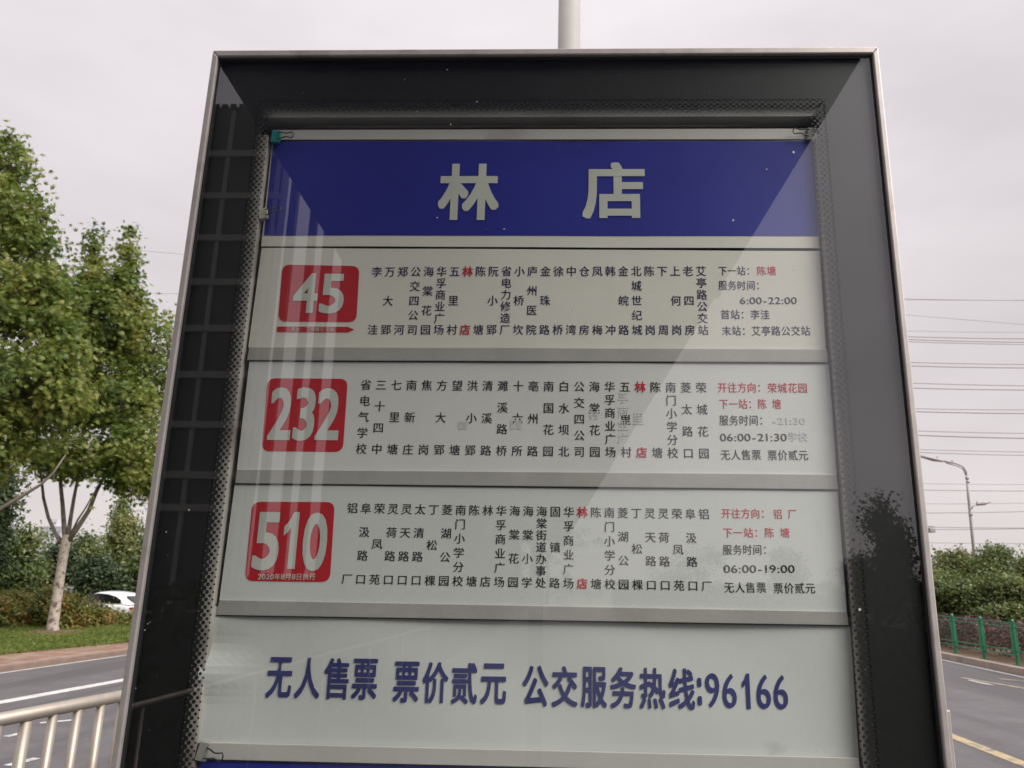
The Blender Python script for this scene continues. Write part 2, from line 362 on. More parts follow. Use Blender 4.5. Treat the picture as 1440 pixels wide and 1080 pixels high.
# ------------------------------------------------------------------ trees
def tree(name, label, cat, base, trunk, limbs, blobs, nleaf, size, lm, tm=bark_m, bm=None, group=None, star=False, seed=1, clump=.55, cl_n=55, lean_up=.5):
    """trunk [(point, radius)], limbs [[(point, radius)...]], blobs [(centre, (rx,ry,rz), weight)] in world coordinates"""
    e = empty(name, base, label, cat, group); b0 = Vector(base)
    def loc(p): return Vector(p) - b0
    if trunk:
        mb = MB(); mb.tube([loc(p) for p, r in trunk], [r for p, r in trunk], 12); mb.build('trunk', tm, e, True)
    r_ = np.random.RandomState(seed)
    if limbs:
        for lb in limbs:
            mb = MB(); mb.tube([loc(p) for p, r in lb], [r for p, r in lb], 7); mb.build('limb', bm or limb_m, e, True)
    tw = sum(q[2] for q in blobs); P = []; Nn = []; twig = MB()
    for c, rr, wt in blobs:
        ncl = max(3, int(nleaf * wt / tw / cl_n)); c = np.array(loc(c)); rr = np.array(rr)
        u = r_.normal(size=(ncl, 3)); u /= np.linalg.norm(u, axis=1)[:, None]
        rad = r_.uniform(.15, 1, ncl) ** .45
        cc = c + u * rad[:, None] * rr
        for i in range(ncl):
            sz = min(clump, 1.6 * float(rr[:2].max())) * r_.uniform(.6, 1.25)
            q = r_.normal(size=(cl_n, 3)) * np.array([.55, .55, .42]) * sz
            P.append(cc[i] + q); nn = u[i] * .55 + np.array([0, 0, lean_up]) + r_.normal(size=(cl_n, 3)) * .55
            Nn.append(nn)
            if i % 3 == 0:
                mid = c * .45 + cc[i] * .55 + r_.normal(size=3) * .1 - np.array([0, 0, .15 * rr[2]])
                twig.tube([c - np.array([0, 0, rr[2] * .6]), mid, cc[i]], [.03, .02, .008], 4, cap=False)
    P = np.concatenate(P); Nn = np.concatenate(Nn)
    scatter_quads('crown', P, Nn, size, lm, e, seed=seed + 7, star=star, aspect=.55)
    if twig.v: twig.build('branch', bm or bark_dark, e, True, kind='stuff')
    return e
def W(px, py, d): return at(px, py, d)

D1 = 22.7
base = W(75, 893, D1); base.z = .1
def pr(px, py, r, d=D1): return (W(px, py, d), r)
tree('plane_tree', 'plane tree with mottled pale trunk forking into four limbs above the shrubs', 'tree', base,
     [(base - Vector((0, 0, .1)), .22), pr(74, 880, .15), pr(80, 840, .135), pr(86, 800, .125), pr(91, 770, .13), pr(95, 752, .12)],
     [[pr(90, 768, .07), pr(78, 750, .055), pr(68, 728, .048), pr(61, 700, .042), pr(58, 670, .036), pr(50, 640, .03), pr(40, 600, .02)],
      [pr(92, 762, .08), pr(90, 740, .068), pr(88, 710, .058), pr(85, 680, .052), pr(86, 640, .045), pr(92, 560, .035), pr(110, 470, .02), pr(132, 360, .01)],
      [pr(95, 758, .07), pr(99, 730, .055), pr(104, 700, .048), pr(108, 680, .042), pr(114, 640, .035), pr(122, 560, .028), pr(150, 450, .018), pr(181, 350, .01)],
      [pr(96, 760, .085), pr(112, 738, .07), pr(125, 718, .062), pr(136, 690, .055), pr(146, 672, .045), pr(165, 630, .035), pr(185, 560, .02)],
      [pr(100, 750, .03), pr(110, 730, .028), pr(120, 715, .022), pr(128, 700, .015)]],
     [(W(120, 470, D1), (1.0, 1.2, 1.5), 1.1), (W(165, 455, D1), (1.0, 1.3, 1.4), 1.2), (W(190, 480, D1 + .5), (.6, 1.2, 1.4), .6),
      (W(145, 560, D1), (1.5, 1.5, 1.2), 1.3), (W(85, 560, D1 + .5), (1.3, 1.4, 1.3), 1.1), (W(185, 570, D1), (.8, 1.3, 1.4), .9),
      (W(120, 640, D1 - .5), (1.3, 1.2, .55), .7), (W(185, 640, D1 - .3), (.7, 1.1, .9), .7), (W(200, 676, D1), (.45, .8, .6), .4), (W(165, 670, D1), (.6, .8, .4), .3), (W(95, 655, D1), (.8, .8, .35), .3), (W(60, 640, D1), (.7, 1.0, .45), .35),
      (W(230, 520, D1 + 1), (.9, 1.2, 2.0), .9), (W(240, 640, D1 + 1), (.7, 1, 1.2), .5), (W(155, 400, D1), (1.0, .9, .45), .4),
      *[(W(128 + i_ * .9, 410 - i_ * 15.5, D1), (.26 - i_ * .035, .2, .2), .11 - i_ * .012) for i_ in range(6)], *[(W(176 + i_ * 1.1, 410 - i_ * 16.5, D1), (.27 - i_ * .035, .2, .2), .11 - i_ * .012) for i_ in range(6)], (W(95, 410, D1), (.55, .7, .5), .25)],
     30000, .175, leaf_plane, star=True, seed=11, clump=.42, cl_n=40)
DA = 19.0
bA = W(-70, 893, DA); bA.z = .1
def pa(px, py, r): return (W(px, py, DA), r)
tree('plane_tree', 'tall plane tree with a dense crown cut by the left edge of the photo', 'tree', bA,
     [(bA - Vector((0, 0, .1)), .25), pa(-68, 860, .17), pa(-62, 760, .15), pa(-60, 650, .13), pa(-50, 450, .08), pa(-25, 260, .03)],
     [[pa(-62, 755, .06), pa(-30, 735, .055), pa(0, 716, .05), pa(30, 698, .045), pa(58, 681, .035), pa(75, 665, .025), pa(92, 640, .015)],
      [pa(-60, 650, .07), pa(-20, 560, .05), pa(20, 440, .03), pa(40, 330, .015)]],
     [(W(10, 300, DA), (.75, 1.2, 1.1), .8), (W(20, 225, DA), (.4, .6, .7), .3), (W(42, 330, DA), (.5, .9, 1.1), .5), (W(20, 420, DA), (1.3, 1.5, 1.2), 1.4), (W(-60, 400, DA), (1.3, 1.5, 2.2), 1.6),
      (W(62, 440, DA), (.75, .9, 1.0), .6), (W(85, 500, DA), (.55, .8, .8), .4), (W(30, 540, DA), (1.4, 1.6, 1.1), 1.4), (W(0, 610, DA), (1.2, 1.4, .75), .8), (W(-90, 560, DA), (1.6, 1.6, 1.6), 1.3), (W(-20, 655, DA), (.9, 1.2, .4), .3), (W(50, 380, DA), (.5, .8, .6), .3), (W(90, 560, DA), (.5, .7, .6), .3), (W(-60, 250, DA), (1.0, 1.2, 1.4), .8)],
     30000, .175, leaf_plane, star=True, seed=23, clump=.40, cl_n=40)

def bush_tree(name, label, cat, px0, px1, top, bot, d, lm, n, size, seed, group=None, zb=-.3, lumps=6, clump=.5, tm=bark_dark):
    """a rounded tree seen between pixels px0-px1, top row to bottom row, at distance d"""
    r_ = random.Random(seed); a_ = W(px0, bot, d); b_ = W(px1, top, d); cx = (a_.x + b_.x) / 2; wx = abs(b_.x - a_.x) / 2; zt = b_.z; z0 = a_.z
    base = Vector((cx, d, zb)); H = zt - z0; blobs = []
    for i in range(lumps):
        t = (i + .5) / lumps
        ww = wx * (1 - abs(t - .45) ** 2 * 1.6)
        blobs.append((Vector((cx + r_.uniform(-.35, .35) * wx, d + r_.uniform(-.3, .3) * wx, z0 + H * t * .92)), (ww * .75, max(.4, ww * .55), H / lumps * .8), ww))
    return tree(name, label, cat, base, [(base, .14), (Vector((cx, d, z0 + H * .5)), .09), (Vector((cx, d, z0 + H * .8)), .03)], None, blobs, n, size, lm, tm=tm, group=group, seed=seed, clump=clump, cl_n=45)

# conifer at the far left, trees behind the parked cars
bush_tree('conifer_tree', 'dark drooping conifer at the left edge behind the plane tree', 'tree', -70, 40, 655, 835, 30, leaf_dark, 9000, .22, 31, lumps=7)
bgl = [(-40, 70, 745, 835, 34, leaf_mid, 'bright green bushy tree behind the conifer at the left edge'),
       (40, 112, 768, 838, 37, leaf_dark, 'low dark tree just left of the pale plane trunk'),
       (88, 150, 752, 838, 40, leaf_mid, 'rounded green tree just right of the pale plane trunk'),
       (110, 175, 790, 838, 36, leaf_dark, 'low dark evergreen directly behind the white saloon'),
       (138, 215, 722, 835, 42, leaf_olive, 'olive green rounded tree next to the sign edge above the white saloon'),
       (180, 270, 735, 838, 39, leaf_mid, 'mid green tree half hidden by the left edge of the sign')]
for i, (a_, b_, t_, bo, d, lm, lab) in enumerate(bgl):
    bush_tree('background_tree', lab, 'tree', a_, b_, t_, bo + 8, d, lm, 8500, .2, 40 + i, group='trees behind the parked cars', lumps=5, clump=.6)
bush_tree('slender_tree', 'slim dark green tree standing between the bare twigs and the sign edge', 'tree', 152, 182, 690, 800, 46, leaf_mid, 2600, .22, 61, lumps=6, clump=.5)
# shrubs in the bed
shr = [(-40, 22, 838, 898, 24.5, 'dull green shrub at the left edge with pink tipped leaves'), (-2, 50, 834, 896, 26.0, 'bronze and green shrub left of the plane trunk'), (36, 92, 826, 894, 25.6, 'tallest green shrub right behind the plane trunk'),
       (70, 122, 841, 893, 24.6, 'dark based shrub just right of the plane trunk'), (96, 150, 855, 890, 25.8, 'orange tinged shrub below the windows of the white saloon'), (128, 182, 868, 890, 26.4, 'low yellow green shrub below the tail lamp of the white saloon'),
       (165, 230, 868, 888, 26.8, 'small shrub running behind the left edge of the sign'), (-90, -20, 828, 898, 25.2, 'shrub beyond the left edge of the photo')]
for i, (a_, b_, t_, bo, d, lab) in enumerate(shr[:7]):
    bush_tree('shrub', lab, 'shrub', a_ - 6, b_ + 6, t_, bo + 5, d, leaf_shrub, 5600, .12, 70 + i, group='shrubs in the bed by the left pavement', zb=.1, lumps=4, clump=.34)
# mulch ring at the trunk foot
mb = MB(); r_ = random.Random(9); ring = []; nn = 24
for k in range(nn):
    a_ = 2 * math.pi * k / nn; q = 1.15 + r_.uniform(-.2, .2); ring.append((base.x + math.cos(a_) * q * .95, base.y + math.sin(a_) * q * .9, .104))
mb.add(ring + [(base.x + (x - base.x) * .45, base.y + (y - base.y) * .45, .19 + r_.uniform(-.02, .03)) for x, y, z in ring] + [(base.x, base.y, .22)],
       [(k, (k + 1) % nn, (k + 1) % nn + nn, k + nn) for k in range(nn)] + [(k + nn, (k + 1) % nn + nn, 2 * nn) for k in range(nn)])
tag(mb.build('mulch', earth), kind='stuff')

# right side: hedge, trees behind the green fence
def hedge(name, label, x0, x1, y0, y1, z0, z1, lm, n, size, seed):
    r_ = np.random.RandomState(seed); e = empty(name, ((x0 + x1) / 2, (y0 + y1) / 2, z0), label, 'hedge')
    c = np.array([(x0 + x1) / 2, (y0 + y1) / 2, z0]); P = np.stack([r_.uniform(x0, x1, n), r_.uniform(y0, y1, n), z0 + (z1 - z0) * (r_.uniform(0, 1, n) ** .6)], 1)
    P[:, 2] += .09 * np.sin(P[:, 1] * 2.3) + .05 * np.sin(P[:, 1] * 6.1 + 1); P[:, 0] += .1 * np.sin(P[:, 1] * 3.1)
    nr = r_.normal(size=(n, 3)) + np.array([-.6, -.3, .6])
    scatter_quads('foliage', P - c, nr, size, lm, e, seed=seed, aspect=.6)
    mb = MB()
    for k in range(14):
        yy = y0 + (y1 - y0) * (k + .5) / 14; mb.tube([(0, yy - c[1], -.02), (.05, yy - c[1], (z1 - z0) * .7)], [.03, .012], 5)
    mb.build('stem', bark_dark, e, kind='stuff'); return e
hedge('red_leaved_hedge', 'clipped hedge with reddish purple leaves behind the green fence', 10.75, 11.7, 12, 38, .12, .95, leaf_red, 26000, .085, 90)
bgr = [(1270, 1322, 788, 866, 27.5, leaf_mid, 'dark leafy tree right beside the right edge of the sign'), (1330, 1362, 774, 866, 29.0, leaf_olive, 'yellow green tree behind the first green fence post'),
       (1362, 1425, 766, 866, 27.0, leaf_mid, 'rounded broadleaf tree under the street lamp'), (1412, 1490, 784, 868, 28.5, leaf_olive, 'olive tree at the right edge of the photo'),
       (1290, 1350, 806, 872, 26, leaf_mid, 'low bushy tree behind the left run of the green fence'), (1380, 1450, 812, 874, 24.5, leaf_mid, 'low dark bushy tree above the third green fence post'), (1335, 1395, 818, 872, 25.2, leaf_mid, 'low bushy tree above the middle green fence post')]
for i, (a_, b_, t_, bo, d, lm, lab) in enumerate(bgr):
    bush_tree('roadside_tree', lab, 'tree', a_ - 8, b_ + 8, t_, bo, d, lm, 15000, .115, 110 + i, group='trees behind the green fence', zb=.1, lumps=6, clump=.30)
bush_tree('tall_slim_tree', 'small pointed treetop rising above the trees right of the sign', 'tree', 1322, 1342, 776, 850, 32, leaf_mid, 2200, .17, 131, lumps=5, clump=.4, zb=.1)

# ------------------------------------------------------------------ green fence
fe = empty('green_fence', (10.2, 20, .12), 'green painted metal road fence with twin rails along the right kerb', 'fence')
def rail_box(x, y0, y1, z0, z1, t=.02):
    mb = MB(); mb.box(-t, t, y0 - 20, y1 - 20, z0, z1); return mb
for k in range(20):
    yy = 11.6 + k * 1.45
    mb = MB(); mb.tube([(0, 0, 0), (0, 0, .97)], .036, 10); mb.tube([(0, 0, .97), (0, 0, 1.01)], [.044, .02], 10)
    mb.box(-.07, .07, -.05, .05, 0, .015); mb.box(-.045, .045, -.012, .012, .865, .89); mb.box(-.045, .045, -.012, .012, .25, .27)
    mb.build('post', green_metal, fe, loc=(0, yy - 20, 0))
    for z in (.2, .30, .82, .91):
        mb = MB(); mb.box(-.014, .014, .04, 1.41, z, z + .026); mb.build('rail', green_metal, fe, loc=(0, yy - 20, 0))
    for q in (.12, 1.33):
        mb = MB(); mb.box(-.009, .009, q - .012, q + .012, .22, .92); mb.build('bar', green_metal, fe, loc=(0, yy - 20, 0))
    # wire mesh of the panel, far too thin to pick apart
    mb = MB()
    for j in range(1, 9):
        mb.box(-.0012, .0012, .14 + j * 1.05 / 9 - .0012, .14 + j * 1.05 / 9 + .0012, .32, .82)
    for j in range(1, 5): mb.box(-.0012, .0012, .14, 1.31, .32 + j * .1, .3225 + j * .1)
    mb.build('wire_mesh', green_metal, fe, loc=(0, yy - 20, 0), kind='stuff')

# ------------------------------------------------------------------ steel railing, left
RZ = 1.2
def railpt(px, py): q = G(px, py, RZ); return Vector((q[0], q[1], RZ))
r0 = railpt(0, 1012); r1 = railpt(175, 978); rd = (r1 - r0).normalized()
A_ = r0 - rd * 1.0; B_ = r1 + rd * 2.2
rl = empty('steel_railing', (A_.x, A_.y, .15), 'stainless steel tube railing on the left in front of the road', 'railing')
def L_(p): return Vector(p) - Vector((A_.x, A_.y, .15))
mb = MB(); mb.tube([L_(A_), L_(B_)], .031, 16); mb.build('top_rail', steel, rl, True)
mb = MB(); mb.tube([L_((A_.x, A_.y, .30)), L_((B_.x, B_.y, .30))], .02, 10); mb.build('bottom_rail', steel, rl, True)
ln = (B_ - A_).length; sp = .155; k = 0; q = .06
while q < ln:
    p = A_ + rd * q; mb = MB()
    if k % 14 == 7: mb.tube([L_((p.x, p.y, .15)), L_((p.x, p.y, 1.17))], .026, 12); mb.build('post', steel, rl, True)
    else: mb.tube([L_((p.x, p.y, .30)), L_((p.x, p.y, 1.18))], .022, 12); mb.build('baluster', steel, rl, True)
    k += 1; q += sp
# the run of railing behind the camera (seen only mirrored in the glass)
C0 = Vector((-2.3, .9, 1.2)); C1 = Vector((-1.9, -8.5, 1.2))
rb = empty('steel_railing', (C0.x, C0.y, .15), 'second run of steel railing seen only as a thin line mirrored in the glass', 'railing')
mb = MB(); mb.tube([(0, 0, 1.05), tuple(C1 - C0 + Vector((0, 0, 1.05)))], .015, 12); mb.build('top_rail', steel, rb, True)
for k in range(8):
    p = (C1 - C0) * (k + .02) / 7.1; mb = MB(); mb.tube([(p.x, p.y, 0), (p.x, p.y, 1.03)], .009, 8); mb.build('post', steel, rb, True)

# ------------------------------------------------------------------ cars
def car_mesh(root):
    prof = [(-2.3, .42, .60, .62), (-2.25, .30, .82, .80), (-1.95, .26, .98, .87), (-1.2, .22, .99, .90), (-.3, .22, .97, .91), (.6, .22, .95, .91), (1.2, .22, .92, .90), (1.85, .25, .82, .86), (2.2, .32, .68, .76), (2.28, .42, .56, .58)]
    mb = MB(); rings = []
    for x, zb, zt, hw in prof:
        rings.append([(x, -hw * .9, zb), (x, -hw, (zb + zt) * .45), (x, -hw * .985, zt - .10), (x, -hw * .88, zt), (x, 0, zt + .02), (x, hw * .88, zt), (x, hw * .985, zt - .10), (x, hw, (zb + zt) * .45), (x, hw * .9, zb)])
    vs = [p for r in rings for p in r]; m_ = 9; fs = []
    for i in range(len(rings) - 1):
        for k in range(m_): k2 = (k + 1) % m_; fs.append((i * m_ + k, (i + 1) * m_ + k, (i + 1) * m_ + k2, i * m_ + k2))
    fs.append(tuple(range(m_))); fs.append(tuple((len(rings) - 1) * m_ + k for k in range(m_))[::-1]); mb.add(vs, fs)
    body = mb.build('body', car_white, root, True); s_ = body.modifiers.new('sub', 'SUBSURF'); s_.levels = s_.render_levels = 2
    cp = [(-1.95, .97, .62), (-1.35, 1.25, .60), (-.8, 1.40, .59), (-.2, 1.45, .59), (.3, 1.42, .58), (.75, 1.26, .58), (1.35, .95, .62)]
    mb = MB(); rings = []
    for x, zt, hw in cp:
        zl = .94; rings.append([(x, -.79, zl), (x, -.79 + (.79 - hw) * min(1, (zt - zl) / .5) * .93, zt - .05 if zt > 1.05 else zt), (x, -hw * .7, zt), (x, 0, zt + .02), (x, hw * .7, zt), (x, .79 - (.79 - hw) * min(1, (zt - zl) / .5) * .93, zt - .05 if zt > 1.05 else zt), (x, .79, zl)])
    vs = [p for r in rings for p in r]; m_ = 7; fs = []
    for i in range(len(rings) - 1):
        for k in range(m_ - 1): fs.append((i * m_ + k, (i + 1) * m_ + k, (i + 1) * m_ + k + 1, i * m_ + k + 1))
    mb.add(vs, fs); cab = mb.build('roof', car_white, root, True); s_ = cab.modifiers.new('sub', 'SUBSURF'); s_.levels = s_.render_levels = 2
    for sg in (-1, 1):
        mb = MB(); top = [(-1.35, 1.13), (-1.0, 1.25), (-.5, 1.335), (0, 1.355), (.4, 1.31), (.85, 1.12), (1.02, 1.0)]
        def sy(z): return sg * (.80 - (z - .94) * .40)
        fr = [(x, sy(z) + sg * .018, z) for x, z in top] + [(1.05, sy(.97) + sg * .018, .97), (-1.45, sy(1.0) + sg * .018, 1.0)]
        n_ = len(fr); inn = [(x, y_ - sg * .02, z) for x, y_, z in fr]
        mb.add(fr + inn, [tuple(range(n_)), tuple(range(n_, 2 * n_))[::-1]] + [(i, (i + 1) % n_, (i + 1) % n_ + n_, i + n_) for i in range(n_)])
        mb.build('side_window', car_glass, root)
        mb = MB(); mb.box(-2.24, -1.98, sg * .56, sg * .84, .77, .87); mb.build('tail_lamp', tail_red, root, bevel=.03)
        for x in (-1.4, 1.4):
            mb = MB(); mb.tube([(x, sg * .72, .32), (x, sg * .91, .32)], .32, 20); wh = mb.build('wheel', tyre_m, root)
            mb = MB(); mb.tube([(x, sg * .90, .32), (x, sg * .925, .32)], .20, 14); mb.build('rim', rim_m, wh)
    mb = MB(); mb.add([(-1.87, -.56, 1.03), (-1.87, .56, 1.03), (-1.40, .50, 1.275), (-1.40, -.50, 1.275), (-1.84, -.56, 1.0), (-1.84, .56, 1.0), (-1.37, .50, 1.24), (-1.37, -.50, 1.24)],
                      [(0, 1, 2, 3), (7, 6, 5, 4), (0, 4, 5, 1), (1, 5, 6, 2), (2, 6, 7, 3), (3, 7, 4, 0)]); mb.build('rear_window', car_glass, root)
    mb = MB(); mb.box(-2.335, -2.30, -.24, .24, .56, .68); mb.build('bumper_plate', rim_m, root)
CG = 'cars parked behind the shrubs'
p = W(160, 828, 32.5)
car0 = empty('parked_car', (p.x, 32.5, -.34), 'white saloon with dark side window and red tail lamp beside the sign edge', 'car', CG, R(160))
car_mesh(car0)
c1 = dup(car0); p = W(84, 820, 37); c1.location = (p.x, 37, -.34 + .12); c1.rotation_euler.z = R(170)
c1['label'] = 'white car behind the plane trunk with only its roof above the shrubs'
c2 = dup(car0); p = W(38, 821, 40); c2.location = (p.x - .8, 40, -.34 + .12); c2.rotation_euler.z = R(176)
c2['label'] = 'white car furthest left, a sliver of roof above the bronze shrub'

# ------------------------------------------------------------------ far buildings, left
def block(label, x0, x1, y0, y1, h, floors, cols, group=None, mw=b_pale, mp_=b_pane, name='apartment_block', cat='building'):
    e = empty(name, ((x0 + x1) / 2, (y0 + y1) / 2, -.4), label, cat, group); cx, cy = (x0 + x1) / 2, (y0 + y1) / 2
    mb = MB(); mb.box(x0 - cx, x1 - cx, y0 - cy, y1 - cy, 0, h); mb.build('wall', mw, e)
    mb = MB(); mb.box(x0 - cx - .3, x1 - cx + .3, y0 - cy - .3, y1 - cy + .3, h, h + .8); mb.build('roof', mw, e)
    return e, cx, cy
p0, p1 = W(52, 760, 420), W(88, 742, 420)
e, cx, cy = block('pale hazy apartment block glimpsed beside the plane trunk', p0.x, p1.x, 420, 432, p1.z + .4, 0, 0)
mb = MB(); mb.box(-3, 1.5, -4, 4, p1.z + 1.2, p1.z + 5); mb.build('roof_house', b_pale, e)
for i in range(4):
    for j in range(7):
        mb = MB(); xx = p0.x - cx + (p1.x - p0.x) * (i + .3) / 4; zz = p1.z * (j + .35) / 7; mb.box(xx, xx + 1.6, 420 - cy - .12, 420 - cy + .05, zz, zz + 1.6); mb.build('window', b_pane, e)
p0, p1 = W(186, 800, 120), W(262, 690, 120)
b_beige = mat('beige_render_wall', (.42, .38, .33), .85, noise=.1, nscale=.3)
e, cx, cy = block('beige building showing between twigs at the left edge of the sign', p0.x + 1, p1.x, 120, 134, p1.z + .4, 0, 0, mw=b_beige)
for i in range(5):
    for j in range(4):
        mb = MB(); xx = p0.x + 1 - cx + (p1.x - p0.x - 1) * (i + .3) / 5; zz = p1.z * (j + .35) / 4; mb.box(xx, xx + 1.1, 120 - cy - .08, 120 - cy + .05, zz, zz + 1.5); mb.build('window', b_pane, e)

# a screen of trees closing the far view on both sides
for i, (px, top, d, lm) in enumerate(((300, 760, 60, leaf_mid), (420, 765, 70, leaf_dark), (1180, 790, 60, leaf_mid), (1240, 785, 55, leaf_dark), (-150, 760, 45, leaf_mid), (1560, 765, 34, leaf_mid), (1640, 770, 40, leaf_olive))):
    bush_tree('distant_tree', ['tree behind the left half of the sign', 'darker tree behind the left half of the sign', 'tree behind the right half of the sign', 'darker tree behind the right half of the sign', 'tree outside the left edge of the photo', 'tree outside the right edge of the photo', 'second tree outside the right edge of the photo'][i],
              'tree', px - 75, px + 75, top, 835, d, lm, 2500, .4, 200 + i, group='distant trees', lumps=4, clump=1.0)

# ------------------------------------------------------------------ street lamp, camera on a mast, pole behind the sign, power lines
d = 42.0
pb = W(1371, 800, d); pt = W(1359, 660, d); ox, oz = pb.x, pt.z
lm_ = empty('street_lamp', (ox, d, .1), 'tall grey street lamp with long arm and smaller back arm above the right trees', 'street lamp')
def LL(px, py): q = W(px, py, d); return (q.x - ox, 0, q.z - .1)
mb = MB(); mb.tube([(0, 0, 0), (0, 0, 1.2)], .13, 10); mb.tube([(0, 0, 1.2), LL(1366, 740), LL(1362, 700), LL(1359.5, 668)], [.085, .075, .07, .06], 10)
mb.tube([LL(1360, 674), LL(1360, 671)], .09, 10); mb.tube([LL(1361, 679), LL(1361, 676.5)], .09, 10); mb.tube([LL(1365, 725), LL(1365, 722)], .1, 10); mb.build('pole', lamp_m, lm_, True)
mb = MB(); mb.tube([LL(1360, 672), LL(1358.5, 663), LL(1354, 656), LL(1345, 652), LL(1325, 648)], .045, 8); mb.tube([LL(1358, 668), LL(1354, 659), LL(1345, 655), LL(1330, 651)], .03, 8); mb.build('arm', lamp_m, lm_, True)
mb = MB(); a_ = Vector(LL(1326, 648.5)); b_ = Vector(LL(1291, 641)); mb.tube([a_, a_ * .6 + b_ * .4, b_], [.06, .12, .05], 8); mb.build('lamp_head', lamp_m, lm_, True)
mb = MB(); mb.tube([LL(1366, 716), LL(1368, 712), LL(1374, 710)], .035, 8); mb.build('arm', lamp_m, lm_, True)
mb = MB(); mb.tube([LL(1373, 710), LL(1384, 708), LL(1393, 705.5)], [.05, .09, .04], 8); mb.build('lamp_head', lamp_m, lm_, True)
for q in ((1318, 644), (1339, 649), (1374, 707)):
    mb = MB(); u_ = Vector(LL(*q)); mb.tube([u_ + Vector((0, 0, -.05)), u_ + Vector((0, 0, .08))], [.05, .03], 8); mb.build('sensor', lamp_m, lm_)
d = 36.0
pc = W(1280, 744, d)
tcm = empty('traffic_camera_mast', (pc.x, d, .1), 'traffic camera on an arm poking out right of the sign above the trees', 'traffic camera')
def LC(px, py): q = W(px, py, d); return (q.x - pc.x, 0, q.z - .1)
mb = MB(); mb.tube([(0, 0, 0), (0, 0, pc.z + .3)], .09, 10); mb.build('pole', lamp_m, tcm, True)
mb = MB(); mb.tube([LC(1280, 743), LC(1309, 744)], .035, 8); mb.build('arm', lamp_m, tcm, True)
mb = MB(); u_ = Vector(LC(1309, 746)); mb.box(u_.x - .13, u_.x + .13, -.2, .2, u_.z - .09, u_.z + .09); mb.build('camera_box', pole_m, tcm, bevel=.02)
mb = MB(); u_ = Vector(LC(1303, 743)); mb.box(u_.x - .2, u_.x + .26, -.22, .22, u_.z + .06, u_.z + .085); mb.build('sunshield', lamp_m, tcm)

q0, q1 = W(785.5, 72, 6.5), W(814.5, 72, 6.5); rp = (q1.x - q0.x) / 2
mb = MB(); cxp = (q0.x + q1.x) / 2
pl = empty('lamp_pole', (cxp, 6.5, 0), 'plain pale grey pole rising behind the top edge of the sign', 'pole')
mb.tube([(0, 0, 0), (0, 0, 9.5)], [rp * 1.25, rp * 1.02], 24); mb.build('shaft', pole_m, pl, True)
mb = MB(); mb.tube([(0, 0, 0), (0, 0, .03)], rp * 2.2, 24); mb.build('base_plate', pole_m, pl)

wires = [(342, 357, .5), (411, 413, .5), (421, 423, .7), (466, 468, .5), (474, 477, 1.1), (478, 482, 1.1), (481, 485, .9), (510, 513, 1.0), (515, 518, 1.2), (539, 543, 1.0), (546, 549, 1.2), (575, 577, .9), (579, 582, 1.3), (606, 610, .9), (612, 617, 1.4), (632, 636, .8), (636, 641, .9), (680, 682, .5), (689, 691, .8), (709, 708, .5), (722, 720, .8), (741, 743, .8), (745, 744, .8), (763, 765, .6)]
for i, (ya, yb, th) in enumerate(wires):
    d = 95.0
    left = i < 2
    if left: a_, b_ = W(76, ya, d), W(250, yb, d)
    else: a_, b_ = W(1275, ya, d), W(1440, yb, d)
    mid = (a_ + b_) / 2; dr = (b_ - a_); mb = MB(); pts_ = []
    for k in range(-16, 17):
        t = k / 16 * 7.0 * (1 if not left else 5); p = mid + dr * t * .5; p.z += (abs(k / 16) ** 2) * (2.0 + .4 * (i % 3)); pts_.append(p - mid)
    rad = .052 * th
    mb.tube(pts_, rad, 5, cap=False); o = mb.build('power_line', wire_m, loc=mid)
    ordn = ['topmost', 'second', 'third', 'fourth', 'fifth', 'sixth', 'seventh', 'eighth', 'ninth', 'tenth', 'eleventh', 'twelfth', 'thirteenth', 'fourteenth', 'fifteenth', 'sixteenth', 'seventeenth', 'eighteenth', 'nineteenth', 'twentieth', 'twenty-first', 'lowest']
    if left: lab_ = ['faint power line high above the shoots of the plane tree on the left', 'faint power line just above the crown of the plane tree on the left'][i]
    else: lab_ = '%s power line from the top in the sky right of the sign' % ordn[i - 2] if 2 < i < 23 else ('topmost power line in the sky right of the sign' if i == 2 else 'lowest power line right of the sign, level with the lamp foot')
    tag(o, lab_, 'power line', 'overhead power lines')

# ------------------------------------------------------------------ shelter behind the camera (it darkens the glass from above)
CH = 3.3; HW = (CH - EYE) * .64
sx = -.42
sh = empty('bus_shelter', (sx, -8, .15), 'long dark shelter canopy behind the camera, mirrored as a wedge in the glass', 'bus shelter', rz=R(-2.06))
y0c, y1c = GY - .42 + 8, -30 + 8
mb = MB(); mb.box(-HW, HW, y1c, y0c, CH - .15, CH - .15 + .14); mb.build('roof', canopy_m, sh)
for k in range(5):
    mb = MB(); mb.box(-.06, .06, -.06, .06, 0, CH - .152); mb.build('post', post_m, sh, loc=(0, 3.6 - k * 5.6, 0))
for k in range(9):
    mb = MB(); mb.box(-HW + .02, HW - .02, -.03, .03, CH - .22, CH - .153); mb.build('beam', post_m, sh, loc=(0, 6.8 - k * 3.2, 0))

